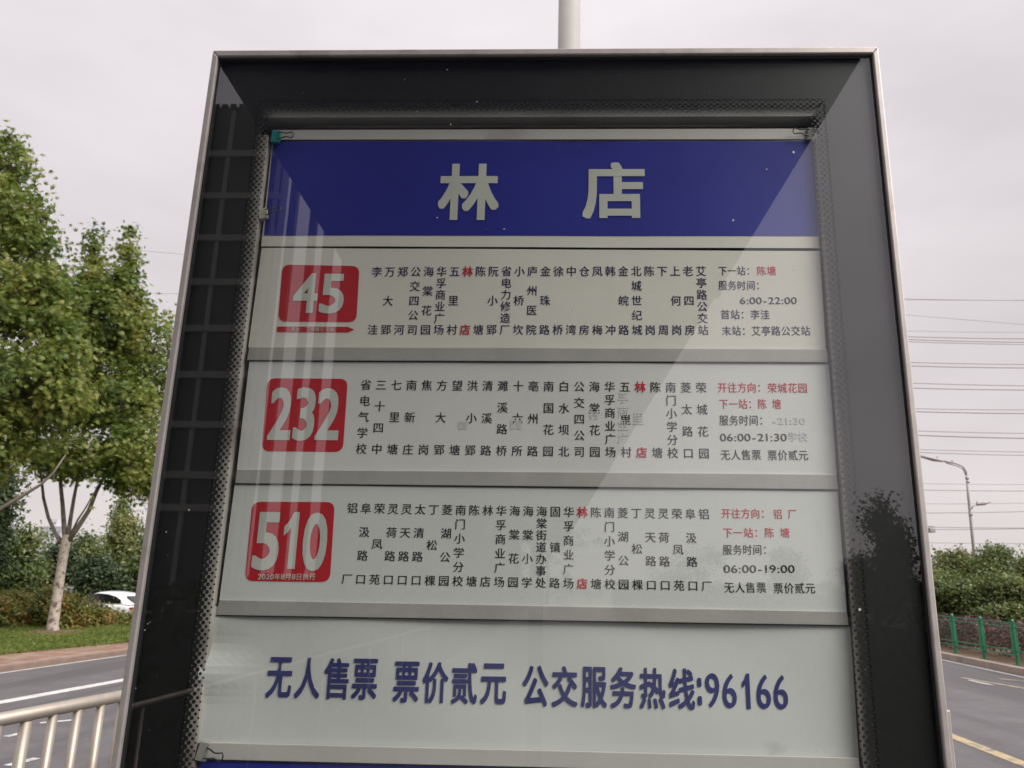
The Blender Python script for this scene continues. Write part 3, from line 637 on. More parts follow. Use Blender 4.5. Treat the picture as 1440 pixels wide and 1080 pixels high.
# dark office block behind, mirrored at the left of the glass
d = 47.0
def Bx(px, py=330): return behind(px, py, d).x
yb_ = 2 * GY - d
ztop = behind(320, 152, d).z
xl, xr = Bx(-260), Bx(388)
ob = empty('office_building', (0, yb_, 0), 'dark gridded building mirrored along the left edge of the sign glass', 'building')
mb = MB(); mb.box(xl, xr, -1.2, 0, -.3, ztop); mb.build('wall', b_dark, ob)
zs = [behind(320, q, d).z for q in (218, 277, 336, 398, 463, 528, 598, 669, 715)]
for i, z in enumerate(zs):
    mb = MB(); mb.box(xl, xr, .0, .25, z - .22, z + .22); mb.build('floor_band', b_band, ob)
x = behind(312, 300, d).x
k = 0
while x - k * 3.6 > xl: 
    for x_ in ({x - k * 3.6, x + k * 3.6}):
        if x_ < xr - .2: mb = MB(); mb.box(x_ - .14, x_ + .14, .0, .18, 0, ztop - .3); mb.build('pilaster', b_band, ob)
    k += 1
for k in range(24):
    x_ = behind(352 - k * 12, 152, d).x; mb = MB(); mb.box(x_ - .2, x_ + .2, -.4, .05, ztop, ztop + .3); mb.build('parapet_block', b_dark, ob)
ztop2 = behind(395, 100, d).z
for a_, b_ in ((402, 412), (433, 442), (455, 468)):
    mb = MB(); mb.box(Bx(a_), Bx(b_), -.5, 0, -.3, ztop2); mb.build('fin_wall', b_dark, ob)
mb = MB(); mb.box(Bx(484), Bx(742), -2, 0, -.3, ztop2); mb.build('stair_tower', b_dark, ob)
mb = MB(); mb.box(xr, Bx(484), -.45, -.1, -.3, 1.7); mb.build('link_wall', b_dark, ob)
core_m = mat('solid_dark_core', (.012, .014, .010), 1.0, noise=.3)
def hedge_core(x0, x1, y0, y1, z1, e):  # solid dark filler added so no bright gaps show through the mirrored leaves
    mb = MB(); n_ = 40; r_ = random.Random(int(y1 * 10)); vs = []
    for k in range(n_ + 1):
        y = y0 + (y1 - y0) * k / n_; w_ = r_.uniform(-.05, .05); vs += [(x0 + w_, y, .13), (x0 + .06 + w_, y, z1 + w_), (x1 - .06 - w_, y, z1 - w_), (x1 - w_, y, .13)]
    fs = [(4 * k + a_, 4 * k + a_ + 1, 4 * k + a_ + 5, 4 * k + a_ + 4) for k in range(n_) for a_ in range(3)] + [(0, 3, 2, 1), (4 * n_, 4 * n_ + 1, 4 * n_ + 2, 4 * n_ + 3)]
    mb.add(vs, fs); mb.v = [(x - e.location.x, y - e.location.y, z - e.location.z) for x, y, z in mb.v]; mb.build('dark_core', core_m, e)
hd1_ = hedge('added_dark_hedge', 'added dark hedge left of the shelter, darkening the low reflection in the glass', -3.4, -2.55, -48, -1.4, .13, 1.72, leaf_back, 30000, .13, 401)  # both hedges are added behind the camera to keep the low reflection dark
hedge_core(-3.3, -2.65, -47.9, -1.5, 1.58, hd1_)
hd2_ = hedge('added_dark_hedge', 'added dark hedge right of the shelter, darkening the low reflection in the glass', 2.6, 3.4, -48, -1.4, .13, 1.68, leaf_back, 30000, .13, 402)
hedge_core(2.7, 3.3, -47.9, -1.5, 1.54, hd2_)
# trees behind the camera, mirrored at the lower right of the glass
def mirror_tree(lab, px0, px1, top, d, n, seed, lumps=5):
    a_ = behind(px0, 812, d); b_ = behind(px1, top, d); cx = (a_.x + b_.x) / 2; wx = abs(b_.x - a_.x) / 2; r_ = random.Random(seed); blobs = []; z0, H = .5, b_.z - .5
    for i in range(lumps):
        t = (i + .5) / lumps; ww = wx * (1.05 - t * .55); blobs.append((Vector((cx + r_.uniform(-.5, .5) * wx, a_.y + r_.uniform(-.4, .4) * wx, z0 + H * t * .93)), (ww * .7, ww * .6, H / lumps * .9), ww))
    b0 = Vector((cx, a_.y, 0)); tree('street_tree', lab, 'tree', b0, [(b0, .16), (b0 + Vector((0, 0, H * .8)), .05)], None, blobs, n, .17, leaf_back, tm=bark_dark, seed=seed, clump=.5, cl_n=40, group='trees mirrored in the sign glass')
mirror_tree('tall dark tree mirrored in the lower right of the glass', 1215, 1300, 700, 30, 9000, 301, 6)
mirror_tree('dark tree mirrored beside the tall one in the black border', 1280, 1390, 788, 30, 9000, 302)
mirror_tree('round dark tree mirrored over the lowest right corner of the route cards', 1170, 1245, 788, 33, 8000, 303)
mirror_tree('small dark tree mirrored over the last column of the route cards', 1060, 1180, 775, 40, 4000, 304)
mirror_tree('dark tree mirrored over the middle of the route cards', 900, 1060, 770, 48, 4000, 305)
mirror_tree('wide dark tree mirrored over the route cards near the shelter end', 640, 900, 740, 60, 5000, 306)
mirror_tree('dark tree mirrored at the far right of the glass', 1390, 1560, 745, 34, 4500, 307)
mirror_tree('dark tree mirrored beneath the gridded building', 480, 660, 700, 60, 4500, 308)

# ------------------------------------------------------------------ THE BUS STOP SIGN
XL, XR, ZT, ZB = -.6597, .5375, EYE + .925, .55      # outer frame, world x and z
PLZ = .155
sg = empty('bus_stop_sign', ((XL + XR) / 2, GY, PLZ), 'large glazed bus stop sign board with aluminium frame and black border', 'sign')
SO = Vector(((XL + XR) / 2, GY, PLZ))
def sb(mb, name, m, parent=sg, smooth=False, bevel=0, kind=None):
    mb.v = [(x - SO.x, y - SO.y, z - SO.z) for x, y, z in mb.v]; return mb.build(name, m, parent, smooth, bevel, kind=kind)
lip = .0105; lt = .020
def mitre(x0, x1, z0, z1, w_l, w_r, w_t, w_b, y0, y1):
    """four mitred bars round a rectangle"""
    o = [(x0, z0), (x1, z0), (x1, z1), (x0, z1)]; i = [(x0 + w_l, z0 + w_b), (x1 - w_r, z0 + w_b), (x1 - w_r, z1 - w_t), (x0 + w_l, z1 - w_t)]; r = []
    for k in range(4):
        k2 = (k + 1) % 4; mb = MB(); q = [o[k], o[k2], i[k2], i[k]]
        mb.add([(x, y0, z) for x, z in q] + [(x, y1, z) for x, z in q], [(0, 1, 2, 3), (7, 6, 5, 4)] + [(a_, a_ + 4, (a_ + 1) % 4 + 4, (a_ + 1) % 4) for a_ in range(4)]); r.append(mb)
    return r
for mb in mitre(XL, XR, ZB, ZT, lip, lip, .013, .02, GY - .008, GY + .15): sb(mb, 'frame', alu, bevel=.0022)
for mb in mitre(XL + lip, XR - lip, ZB + .02, ZT - .013, .0035, .0035, .005, .005, GY - .001, GY + .012): sb(mb, 'gasket', rubber)
GX0, GX1, GZ0, GZ1 = XL + lip + .0036, XR - lip - .0036, ZB + .0251, ZT - .0181
mb = MB(); mb.box(GX0, GX1, GY, GY + .005, GZ0, GZ1, 1); mb.m = [1, 1, 0, 1, 1, 1]
gl = sb(mb, 'glass_pane', [glass, glass_edge])
# black enamel ring on the back of the glass
NX0, NX1, NZ1, NZ0 = -.5705, .4405, EYE + .829, .72
ye = GY + .0055
for mb in mitre(GX0, GX1, GZ0, GZ1, NX0 - GX0, GX1 - NX1, GZ1 - NZ1, NZ0 - GZ0, ye, ye + .0006): sb(mb, 'enamel_border', enamel)
# fading dots along the inner edge of the border
mb = MB(); pit = .0112
def disc(x, z, r):
    n_ = 10; mb.add([(x + math.cos(2 * math.pi * k / n_) * r, ye + .0002, z + math.sin(2 * math.pi * k / n_) * r) for k in range(n_)], [tuple(range(n_))])
radii = (.0054, .0046, .0039, .0032, .0024, .0016)
for ci, rr in enumerate(radii):
    o_ = -.0005 + ci * .0050
    z = NZ0 + (pit / 2 if ci % 2 else 0)
    while z < NZ1 + .002:
        if z < NZ1 - o_ - .002:
            disc(NX0 + o_, z, rr); disc(NX1 - o_, z, rr)
        z += pit
    x = NX0 + (pit / 2 if ci % 2 else 0)
    while x < NX1:
        if NX0 + o_ - .001 < x < NX1 - o_ + .001 and ci < 5: disc(x, NZ1 - o_, rr * .97)
        x += pit
sb(mb, 'frit_dots', frit, kind='stuff')
# box behind
mb = MB(); mb.box(XL + lip + .001, XR - lip - .001, GY + .075, GY + .148, ZB + .021, ZT - .014); sb(mb, 'back_panel', backing)
for x0, x1 in ((GX0, NX0 - .024), (NX1 + .024, GX1)):
    mb = MB(); mb.box(x0, x1, GY + .012, GY + .0745, ZB + .03, ZT - .02); sb(mb, 'side_lining', black_box)
mb = MB(); mb.box(NX0 - .029, NX1 + .029, GY + .014, GY + .0745, EYE + .80, ZT - .02); sb(mb, 'top_lining', lining)
# pleated dark strip below the lining, and the light tube
mb = MB(); n_ = 60; r_ = random.Random(4); x0, x1 = NX0 - .02, NX1 + .02; z1_, z0_ = EYE + .7995, S(700, 176, .05)[1]
vs = []
for k in range(n_ + 1):
    yy = GY + .04 + .004 * math.sin(k * .9) + r_.uniform(-.002, .002); xx = x0 + (x1 - x0) * k / n_; vs += [(xx, yy, z1_), (xx, yy - .002, z0_)]
mb.add(vs, [(2 * k, 2 * k + 1, 2 * k + 3, 2 * k + 2) for k in range(n_)]); sb(mb, 'pleated_cloth', lining, smooth=True)
a_, b_ = S(400, 177, .045), S(1128, 174, .045)
mb = MB(); mb.tube([(a_[0], GY + .045, a_[1]), (b_[0], GY + .045, b_[1])], .0055, 12); sb(mb, 'light_tube', white_rail, smooth=True)
# white uprights carrying the cards, both sides
for xa, xb in ((NX0 - .022, -.548), (.422, NX1 + .022)):
    mb = MB(); mb.box(xa, xb, GY + .013, GY + .074, ZB + .04, EYE + .765); sb(mb, 'side_rail', backing, bevel=.002)
# housing and legs
mb = MB(); mb.box(XL + .06, XR - .06, GY + .151, GY + .19, ZB + .05, ZT - .05); sb(mb, 'rear_cover', alu, bevel=.005)
for x in (XL + .14, XR - .14):
    mb = MB(); mb.box(x - .05, x + .05, GY + .03, GY + .13, PLZ, ZB - .001); sb(mb, 'leg', alu, bevel=.004)
    mb = MB(); mb.box(x - .1, x + .1, GY - .02, GY + .18, PLZ, PLZ + .012); sb(mb, 'foot_plate', alu)
# bracket that juts out low on the right side
q = S(1330, 1000); mb = MB(); mb.box(XR + .0005, XR + .012, GY + .01, GY + .03, .9, q[1]); sb(mb, 'side_latch', alu, bevel=.002)
# dust specks on the glass
mb = MB(); r_ = random.Random(8)
for px, py, r in [(266, 717, .0016), (234, 748, .0013), (208, 877, .001), (204, 886, .0012), (211, 875, .0008), (191, 968, .001), (629, 98, .0016), (671, 143, .0014), (587, 157, .001), (426, 131, .001), (569, 112, .001), (634, 175, .0012), (615, 306, .0014), (709, 322, .0014), (1116, 214, .0024), (1078, 238, .0012), (1031, 310, .0018), (804, 437, .0018), (1116, 380, .0016), (660, 771, .0008), (1209, 857, .002)]:
    x, z = S(px, py); n_ = 7
    mb.add([(x + math.cos(6.283 * k / n_) * r * r_.uniform(.7, 1.2), GY - .0004, z + math.sin(6.283 * k / n_) * r * r_.uniform(.7, 1.3)) for k in range(n_)], [tuple(range(n_))[::-1]])
for _ in range(150):
    x, z, r = r_.uniform(GX0, GX1), r_.uniform(EYE - .3, GZ1), r_.uniform(.0002, .0006); mb.add([(x + math.cos(6.283 * k / 5) * r, GY - .0004, z + math.sin(6.283 * k / 5) * r) for k in range(5)], [(4, 3, 2, 1, 0)])
dust = mat('pale_dust', (.5, .48, .47), .9); sb(mb, 'dust_specks', dust, kind='stuff')

# ------------------------------------------------------------------ lettering
_g = {}
def glyph(ch, off):
    k = (ch, off)
    if k not in _g:
        cu = bpy.data.curves.new('glyph', 'FONT'); cu.body = ch; cu.resolution_u = 4
        o = bpy.data.objects.new('glyph', cu); COL.objects.link(o)
        me = bpy.data.meshes.new_from_object(o); v = [(p.co.x, p.co.y) for p in me.vertices]; f = [tuple(p.vertices) for p in me.polygons]
        bpy.data.objects.remove(o); bpy.data.curves.remove(cu); bpy.data.meshes.remove(me)
        xs = [p[0] for p in v] or [0, 0]; ys = [p[1] for p in v] or [0, 0]
        _g[k] = (v, f, min(xs), max(xs), min(ys), max(ys))
    return _g[k]
class Print:
    """flat print on a card: a set of letter shapes at depth off behind the glass"""
    def __init__(s, off, warp=None): s.mb = MB(); s.off = off; s.warp = warp
    def put(s, ch, cx, cz, sxx, szz, bold=.008, box=False):
        v, f, x0, x1, y0, y1 = glyph(ch, bold)
        if ch == '1' and box:
            v = [(.48, 0), (1, 0), (1, 1), (.60, 1), (.42, .88), (.22, .80), (0, .745), (0, .58), (.25, .63), (.48, .72)]; f = [(0, 1, 2, 3, 4, 5, 6, 7, 8, 9)]; x0, x1, y0, y1 = 0, 1, 0, 1; bold = 0
        if not v: return
        if box: kx_, kz = sxx / (x1 - x0), szz / (y1 - y0); ox_, oz_ = (x0 + x1) / 2, (y0 + y1) / 2
        else: kx_, kz = sxx, szz; ox_ = .5 if ord(ch) > 0x2e80 else (x0 + x1) / 2; oz_ = .38 if ord(ch) > 0x2e80 else .345
        nst = 1 if bold < .004 else (2 if bold < .015 else 8); eps = .000045
        if box: kx_ *= (x1 - x0) / (x1 - x0 + 2 * bold); kz *= (y1 - y0) / (y1 - y0 + 2 * bold)
        for q in range(nst):
            if nst == 8: dx, dy = bold * max(-1, min(1, 1.42 * math.cos(q * math.pi / 4 + .001))), bold * max(-1, min(1, 1.42 * math.sin(q * math.pi / 4 + .001)))
            else: dx, dy = (0, 0) if nst == 1 else ((q * 2 - 1) * bold, (q * 2 - 1) * bold * .4)
            pts = []
            for x, y in v:
                X, Z = cx + (x + dx - ox_) * kx_, cz + (y + dy - oz_) * kz
                pts.append((X, GY + s.off - q * eps + (s.warp(X, Z) if s.warp else 0), Z))
            s.mb.add(pts, f)
    def boxed(s, ch, x0, y0, x1, y1, bold=.03):
        a_ = S((x0 + x1) / 2, (y0 + y1) / 2, s.off); l = S(x0, (y0 + y1) / 2, s.off)[0]; r = S(x1, (y0 + y1) / 2, s.off)[0]; t = S((x0 + x1) / 2, y0, s.off)[1]; b = S((x0 + x1) / 2, y1, s.off)[1]
        s.put(ch, a_[0], (t + b) / 2, r - l, t - b, bold, True)
    def row(s, text, x0, x1, y, hpx, bold=.008, y1=None, adv=None):
        """text filling pixels x0..x1, its characters hpx tall"""
        def w_(c): return 1.0 if ord(c) > 0x2e80 or c == '：' else {' ': .5, ':': .32, '1': .5, '-': .55, '—': .9}.get(c, .62)
        tot = sum(w_(c) for c in text); y1 = y if y1 is None else y1
        a_, b_ = S(x0, y, s.off), S(x1, y1, s.off); hh = (S((x0 + x1) / 2, y - hpx / 2, s.off)[1] - S((x0 + x1) / 2, y + hpx / 2, s.off)[1]) / .9; u = 0; cw = (b_[0] - a_[0]) / tot
        for c in text:
            t = (u + w_(c) / 2) / tot; u += w_(c)
            if c != ' ': s.put(c, a_[0] + (b_[0] - a_[0]) * t, a_[1] + (b_[1] - a_[1]) * t, cw * .97 if ord(c) > 127 else cw * 1.22, hh * (1 if ord(c) > 127 else 1.08), bold)
    def build(s, name, m, parent): return sb2(s.mb, name, m, parent)
def sb2(mb, name, m, parent, bevel=0, smooth=False):
    o_ = parent
    org = Vector(parent.location)
    while o_.parent: o_ = o_.parent; org = org + Vector(o_.location)
    mb.v = [(x - org.x, y - org.y, z - org.z) for x, y, z in mb.v]; return mb.build(name, m, parent, smooth, bevel)
def quad_sheet(q, off, th, warp=None, nx=28, nz=8):
    """card between four photograph pixels TL TR BR BL"""
    P = [S(x, y, off) for x, y in q]; mb = MB(); vs = []
    for j in range(nz + 1):
        for i in range(nx + 1):
            u, v = i / nx, j / nz; x = (P[0][0] * (1 - u) + P[1][0] * u) * (1 - v) + (P[3][0] * (1 - u) + P[2][0] * u) * v; z = (P[0][1] * (1 - u) + P[1][1] * u) * (1 - v) + (P[3][1] * (1 - u) + P[2][1] * u) * v
            vs.append((x, GY + off + (warp(x, z) if warp else 0), z))
    m_ = len(vs); n1 = nx + 1
    vs += [(x, y + th, z) for x, y, z in vs]
    fs = [(j * n1 + i, (j + 1) * n1 + i, (j + 1) * n1 + i + 1, j * n1 + i + 1) for j in range(nz) for i in range(nx)]
    fs += [tuple(m_ + k for k in f[::-1]) for f in fs]
    brd = [i for i in range(n1)] + [j * n1 + nx for j in range(1, nz + 1)] + [nz * n1 + i for i in range(nx - 1, -1, -1)] + [j * n1 for j in range(nz - 1, 0, -1)]
    for k in range(len(brd)): a_, b_ = brd[k], brd[(k + 1) % len(brd)]; fs.append((a_, b_, b_ + m_, a_ + m_))
    mb.add(vs, fs); return mb
def rounded(q, off, rad, warp=None, n_=6):
    """printed rounded badge between four pixels"""
    P = [Vector(S(x, y, off)) for x, y in q]; out_ = []
    for k in range(4):
        p, a_, b_ = P[k], P[k - 1], P[(k + 1) % 4]; da = (a_ - p).normalized() * rad; db = (b_ - p).normalized() * rad
        for i in range(n_ + 1):
            t = i / n_; out_.append(p + da * (1 - t) ** 2 + db * t ** 2)
    c = sum(out_, Vector((0, 0))) / len(out_); m_ = len(out_); mb = MB()
    ringA = [(p.x, p.y) for p in out_]; ringB = [((p.x + c.x) / 2, (p.y + c.y) / 2) for p in out_]
    vs = [(x, GY + off + (warp(x, z) if warp else 0), z) for x, z in ringA + ringB + [(c.x, c.y)]]
    mb.add(vs, [(k, (k + 1) % m_, (k + 1) % m_ + m_, k + m_) for k in range(m_)] + [(k + m_, (k + 1) % m_ + m_, 2 * m_) for k in range(m_)]); return mb
CO = .022                        # cards stand this far behind the glass face
PR = .0005                       # print sits this far proud of its card
def wavy(a, seed):
    r1_, r2_ = random.Random(seed).uniform(0, 6), random.Random(seed + 1).uniform(0, 6)
    return lambda x, z: a * (math.sin(x * 9 + r1_) * .6 + math.sin(x * 21 + z * 8 + r2_) * .4)

# header card
wv = wavy(.0008, 1)
c = S(760, 270, CO)
hd = empty('station_name_card', (c[0], GY + CO, c[1]), 'blue card with two big white characters at the top of the sign', 'card')
sb2(quad_sheet([(383, 197.5), (1144, 197.5), (1153, 349), (367, 346)], CO, .001, wv), 'paper', paper_warm, hd)
sb2(quad_sheet([(384, 198.5), (1143.5, 198.5), (1151, 332), (371, 331)], CO - PR, .0002, wv), 'blue_print', blue_print, hd)
p_ = Print(CO - 2.5 * PR, wv); p_.boxed('林', 616.5, 230.5, 702, 309.5, .026); p_.boxed('店', 819, 228, 907, 307.5, .026); p_.build('station_name_lettering', ink_white, hd)
# rails
def rail(q, off, label, m=grey_rail, th=.004):
    c = S((q[0][0] + q[1][0]) / 2, (q[0][1] + q[3][1]) / 2, off); e = empty('card_rail', (c[0], GY + off, c[1]), label, 'rail', 'rails holding the route cards')
    sb2(quad_sheet(q, off, th, nx=2, nz=1), 'channel', m, e, bevel=.001)
    q2 = [q[3], q[2], (q[2][0], q[2][1] + 1.3), (q[3][0], q[3][1] + 1.3)]; sb2(quad_sheet(q2, off + .001, th + .004, nx=2, nz=1), 'lower_edge', rubber, e); return e
rail([(383, 182.5), (1143, 180.5), (1144, 196), (382, 196.5)], CO - .002, 'pale rail above the blue card held by a teal binder clip', white_rail, .006)
rail([(350, 488), (1163, 491), (1165, 509.5), (347, 506.5)], CO - .003, 'upper grey rail, under the card with navy lettering')
rail([(333, 660), (1177, 667), (1179, 688.5), (330, 679.5)], CO - .003, 'middle grey rail, under the card with faded old print')
rail([(308, 843.5), (1191, 860), (1194, 879.5), (304, 865)], CO - .003, 'lower grey rail, just above the fare notice')
rail([(284, 1044), (1208, 1066), (1211, 1090), (281, 1068)], CO - .003, 'pale rail under the fare notice at the bottom', white_rail)

def spread(pr_, pr_red, cols, t0, t1, b0, b1, hpx, red=()):
    n_ = len(cols)
    for i, s_ in enumerate(cols):
        u = i / (n_ - 1); tx, ty = t0[0] + (t1[0] - t0[0]) * u, t0[1] + (t1[1] - t0[1]) * u; bx, by = b0[0] + (b1[0] - b0[0]) * u, b0[1] + (b1[1] - b0[1]) * u
        q = pr_red if i in red else pr_
        for k, ch in enumerate(s_):
            v = k / (len(s_) - 1); x, y_ = tx + (bx - tx) * v, ty + (by - ty) * v; a_ = S(x, y_, pr_.off); h_ = S(x, y_ - hpx / 2, pr_.off)[1] - S(x, y_ + hpx / 2, pr_.off)[1]; w_ = S(x + hpx / 2, y_, pr_.off)[0] - S(x - hpx / 2, y_, pr_.off)[0]
            q.put(ch, a_[0], a_[1], w_ / .92, h_ / .92, .012 if i not in red else .02)
def route_card(label, q, cols, pos, red, badge, nums, info, pm, ink, seed):
    wv = wavy(.0007, seed); c = S((q[0][0] + q[1][0]) / 2, (q[0][1] + q[3][1]) / 2, CO)
    e = empty('route_card', (c[0], GY + CO, c[1]), label, 'card', 'route cards on the sign'); sb2(quad_sheet(q, CO, .001, wv), 'paper', pm, e)
    a_, r_ = Print(CO - PR, wv), Print(CO - PR, wv); spread(a_, r_, cols, *pos, red)
    for t, x0, x1, y_, h_, isred in info: (r_ if isred else a_).row(t, x0, x1, y_, h_)
    a_.build('stop_lettering', ink, e); r_.build('red_lettering', ink_red, e)
    bd = sb2(rounded(badge, CO - PR, .014, wv), 'number_badge', red_print, e)
    n_ = Print(CO - 2 * PR, wv)
    for ch, x0, y0, x1, y1 in nums: n_.boxed(ch, x0, y0, x1, y1, .008 if ch == '1' else .022)
    return e, bd, n_, wv
c45 = '李洼 万大郢 郑河 公交四公司 海棠花园 华孚商业广场 五里村 林店 陈塘 阮小郢 省电力修造厂 小桥坎 庐州医院 金珠路 徐桥 中湾 仓房 凤梅 韩冲 金皖路 北城世纪城 陈岗 下周 上何岗 老四房 艾亭路公交站'.split()
c232 = '省电气学校 三十四中 七里塘 南新庄 焦岗 方大郢 望塘 洪小郢 清溪路 濉溪路桥 十六所 亳州路 南国花园 白水坝北 公交四公司 海棠花园 华孚商业广场 五里村 林店 陈塘 南门小学分校 菱太路口 荣城花园'.split()
c510 = '铝厂 阜汲路口 荣凤苑 灵荷路口 灵天路口 太清路口 丁松棵 菱湖公园 南门小学分校 陈塘 林店 华孚商业广场 海棠花园 海棠小学 海棠街道办事处 固镇路 华孚商业广场 林店 陈塘 南门小学分校 菱湖公园 丁松棵 灵天路口 灵荷路口 荣凤苑 阜汲路口 铝厂'.split()
e, bd, n_, wv = route_card('route card with red number 45 just under the blue card', [(368, 348.5), (1153, 353), (1161.5, 491), (349, 488)], c45, ((530, 382), (986, 381), (524, 463.5), (989, 464), 14), (7,),
    [(397, 372), (505.5, 374), (501, 453), (391, 452)], [('4', 413, 384, 447, 440), ('5', 450, 385, 484, 441)],
    [('下一站：', 1010, 1062, 380.5, 12.5, 0), ('陈塘', 1064, 1092, 380.5, 12.5, 1), ('服务时间：', 1010, 1076, 401, 13, 0), ('6:00-22:00', 1040, 1121, 422.5, 11.5, 0), ('首站：李洼', 1013, 1083, 442, 13, 0), ('末站：艾亭路公交站', 1015, 1140, 465, 13, 0)], paper_warm, ink_navy, 2)
n_.build('route_number_lettering', ink_white, bd)
P_ = [S(*q, CO - PR) for q in ((389.5, 459), (489, 459.5), (498.5, 463.5), (489, 467.5), (389, 467))]; mb = MB(); mb.add([(x, GY + CO - PR + wv(x, z), z) for x, z in P_], [(0, 1, 2, 3, 4)[::-1]])
ar = sb2(mb, 'direction_arrow', red_print, e); n_ = Print(CO - 2 * PR, wv); n_.row('开往：艾亭路公交站', 409, 470, 463, 6, .01); n_.build('direction_lettering', ink_white, ar)
e, bd, n_, wv = route_card('route card with red number 232 in the middle of the sign', [(351, 508.5), (1166, 511.5), (1177, 669), (333, 662)], c232, ((514.5, 541), (986, 545), (508, 631), (990, 637.5), 14.5), (18,),
    [(376.5, 532), (489, 532.5), (482, 635.5), (368, 634.5)], [('2', 379, 545, 411, 619), ('3', 414, 545, 443, 620), ('2', 445, 546, 478, 619)],
    [('开往方向：', 1009, 1078, 545, 13.5, 1), ('荣城花园', 1079, 1136, 545.5, 13.5, 1), ('下一站：陈 塘', 1011, 1099, 568, 13.5, 1), ('服务时间：', 1011, 1081, 591, 14, 0), ('06:00-21:30', 1012, 1107, 615, 12.5, 0), ('无人售票', 1013, 1071, 639.5, 14, 0), ('票价贰元', 1079, 1137, 640, 14, 0)], paper_cool, ink_dark, 5)
n_.build('route_number_lettering', ink_white, bd)
g_ = Print(CO - .5 * PR, wv)
for i_, ch in enumerate('孚商业广'): g_.boxed(ch, 869, 552 + i_ * 19, 884, 567 + i_ * 19, .02)
g_.boxed('里', 890, 580, 906, 597, .03); g_.row('-21:30', 1085, 1133, 592, 11, .02); g_.row('学校', 1108, 1136, 614, 12, .02)
g_.boxed('四', 718, 590, 733, 604, .04); g_.boxed('四', 645, 592, 657, 604, .05); g_.boxed('村', 828, 575, 842, 590, .03)
g_.build('faded_old_lettering', ghost_ink, e)
e, bd, n_, wv = route_card('route card with red number 510 and a date line', [(330, 681.5), (1178, 690.5), (1191, 862), (308, 847)], c510, ((496, 714.5), (990, 723), (488, 814), (994, 824), 14.5), (17,),
    [(355, 705.5), (471, 706), (464, 818.5), (344, 817)], [('5', 357, 720, 393, 802), ('1', 398, 720, 418, 800), ('0', 426, 721, 460, 803)],
    [('开往方向：', 1014, 1083, 722, 13.5, 1), ('铝 厂', 1087, 1121, 723, 13.5, 1), ('下一站：陈 塘', 1016, 1111, 749, 13.5, 1), ('服务时间：', 1016, 1086, 773, 14, 0), ('06:00-19:00', 1017, 1118, 800, 13, 0), ('无人售票', 1018, 1078, 826, 14.5, 0), ('票价贰元', 1087, 1147, 827, 14.5, 0)], paper_green, ink_black, 8)
n_.row('2020年8月8日执行', 362, 444, 811, 9, .012); n_.build('route_number_lettering', ink_white, bd)
# fare notice, curling at its left edge
def wv4(x, z):
    t = max(0, (-.44 - x) / .1); s_ = math.exp(-((z - (EYE - .13)) / .05) ** 2)
    return .0012 * math.sin(x * 8 + 1) + .001 * math.sin(x * 17 + z * 20) - .014 * t * t * (.35 + .5 * s_ * math.sin(z * 60)) 
c = S(740, 960, CO)
fn = empty('fare_notice', (c[0], GY + CO, c[1]), 'white fare notice with large blue characters and hotline 96166', 'card')
sb2(quad_sheet([(294, 852), (1195, 881), (1208, 1067), (275.5, 1043.5)], CO + .004, .001, wv4, 60, 18), 'paper', paper_green, fn)
p_ = Print(CO + .004 - 2 * PR, wv4)
for s_, x0, x1, ya, yb in (('无人售票', 375.5, 531, 953, 955), ('票价贰元', 554, 712, 959, 962), ('公交服务热线', 735, 977, 965, 969)):
    n1 = len(s_); w1 = (x1 - x0 + 5) / n1
    for k, ch in enumerate(s_): xx = x0 + k * w1; yy = ya + (yb - ya) * k / (n1 - 1); p_.boxed(ch, xx, yy - 29, xx + w1 - 5, yy + 29, .019)
p_.boxed(':', 981, 953, 987, 992, .03)
for k, ch in enumerate('96166'): xx = 992 + k * 24; p_.boxed(ch, xx + (4 if ch == '1' else 0), 946 + k * .6, xx + (15 if ch == '1' else 20), 996 + k * .6, .004 if ch == '1' else .014)
p_.build('notice_lettering', ink_blue, fn)
c = S(740, 1150, CO)
bc = empty('lower_blue_card', (c[0], GY + CO, c[1]), 'second blue card peeking in at the bottom edge of the photo', 'card')
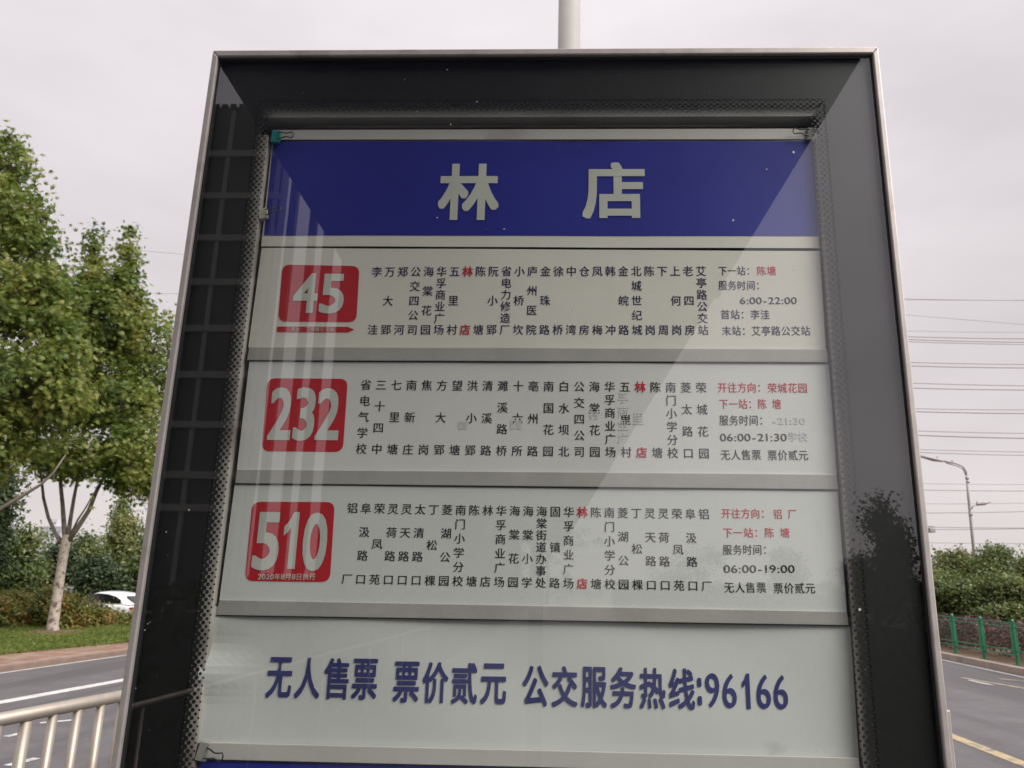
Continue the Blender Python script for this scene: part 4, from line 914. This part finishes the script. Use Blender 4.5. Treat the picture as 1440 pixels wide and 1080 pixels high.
sb2(quad_sheet([(281, 1069), (1211, 1091), (1232, 1330), (243, 1300)], CO + .001, .001), 'paper', blue_print, bc)

# ------------------------------------------------------------------ binder clips
def clip(px, py, dirx, body_m, wire, label, size=.020, rot=0):
    x, z = S(px, py, CO - .008); e = empty('binder_clip', (x, GY + CO - .008, z), label, 'binder clip', 'binder clips on the cards')
    mb = MB(); h = size / 2; dp = .007
    mb.add([(-dirx * .007, -dp * .2, -h), (-dirx * .007, -dp * .2, h), (-dirx * .007, dp * 1.6, h), (-dirx * .007, dp * 1.6, -h), (dirx * .008, dp * .1, -h), (dirx * .008, dp * .1, h), (dirx * .008, dp * .9, h), (dirx * .008, dp * .9, -h)],
           [(0, 1, 2, 3), (7, 6, 5, 4), (0, 4, 5, 1), (1, 5, 6, 2), (2, 6, 7, 3), (3, 7, 4, 0)]); b = mb.build('body', body_m, e, bevel=.001)
    mb = MB(); s_ = dirx
    pts_ = [(s_ * .006, -.002, h * .55), (s_ * .012, -.003, h * .5), (s_ * .020, -.004, h * .28), (s_ * .026, -.004, h * .35), (s_ * .031, -.004, h * .5), (s_ * .034, -.004, h * .2), (s_ * .034, -.004, -h * .2), (s_ * .031, -.004, -h * .5), (s_ * .026, -.004, -h * .35), (s_ * .020, -.004, -h * .28), (s_ * .012, -.003, -h * .5), (s_ * .006, -.002, -h * .55)]
    mb.tube(pts_, .0011, 6); mb.build('wire_handle', wire, e, True); e.rotation_euler.y = rot; return e
teal = mat('teal_clip_paint', (.03, .26, .27), .35); chrome = mat('clip_wire', (.09, .09, .09), .3, .8); cream = mat('cream_clip_paint', (.6, .56, .46), .4); silver = mat('silver_clip', (.55, .53, .5), .35, .5)
clip(387, 191.5, 1, teal, chrome, 'teal binder clip at the top left corner of the blue card', .024)
clip(1142, 188, -1, silver, chrome, 'grey binder clip at the top right corner of the blue card', .024, R(6))
clip(369, 300, 1, cream, chrome, 'cream binder clip halfway down the left side of the blue card', .020, R(-12))
clip(284, 1057, 1, silver, chrome, 'silver binder clip at the lower left beside the fare notice', .026, R(12))
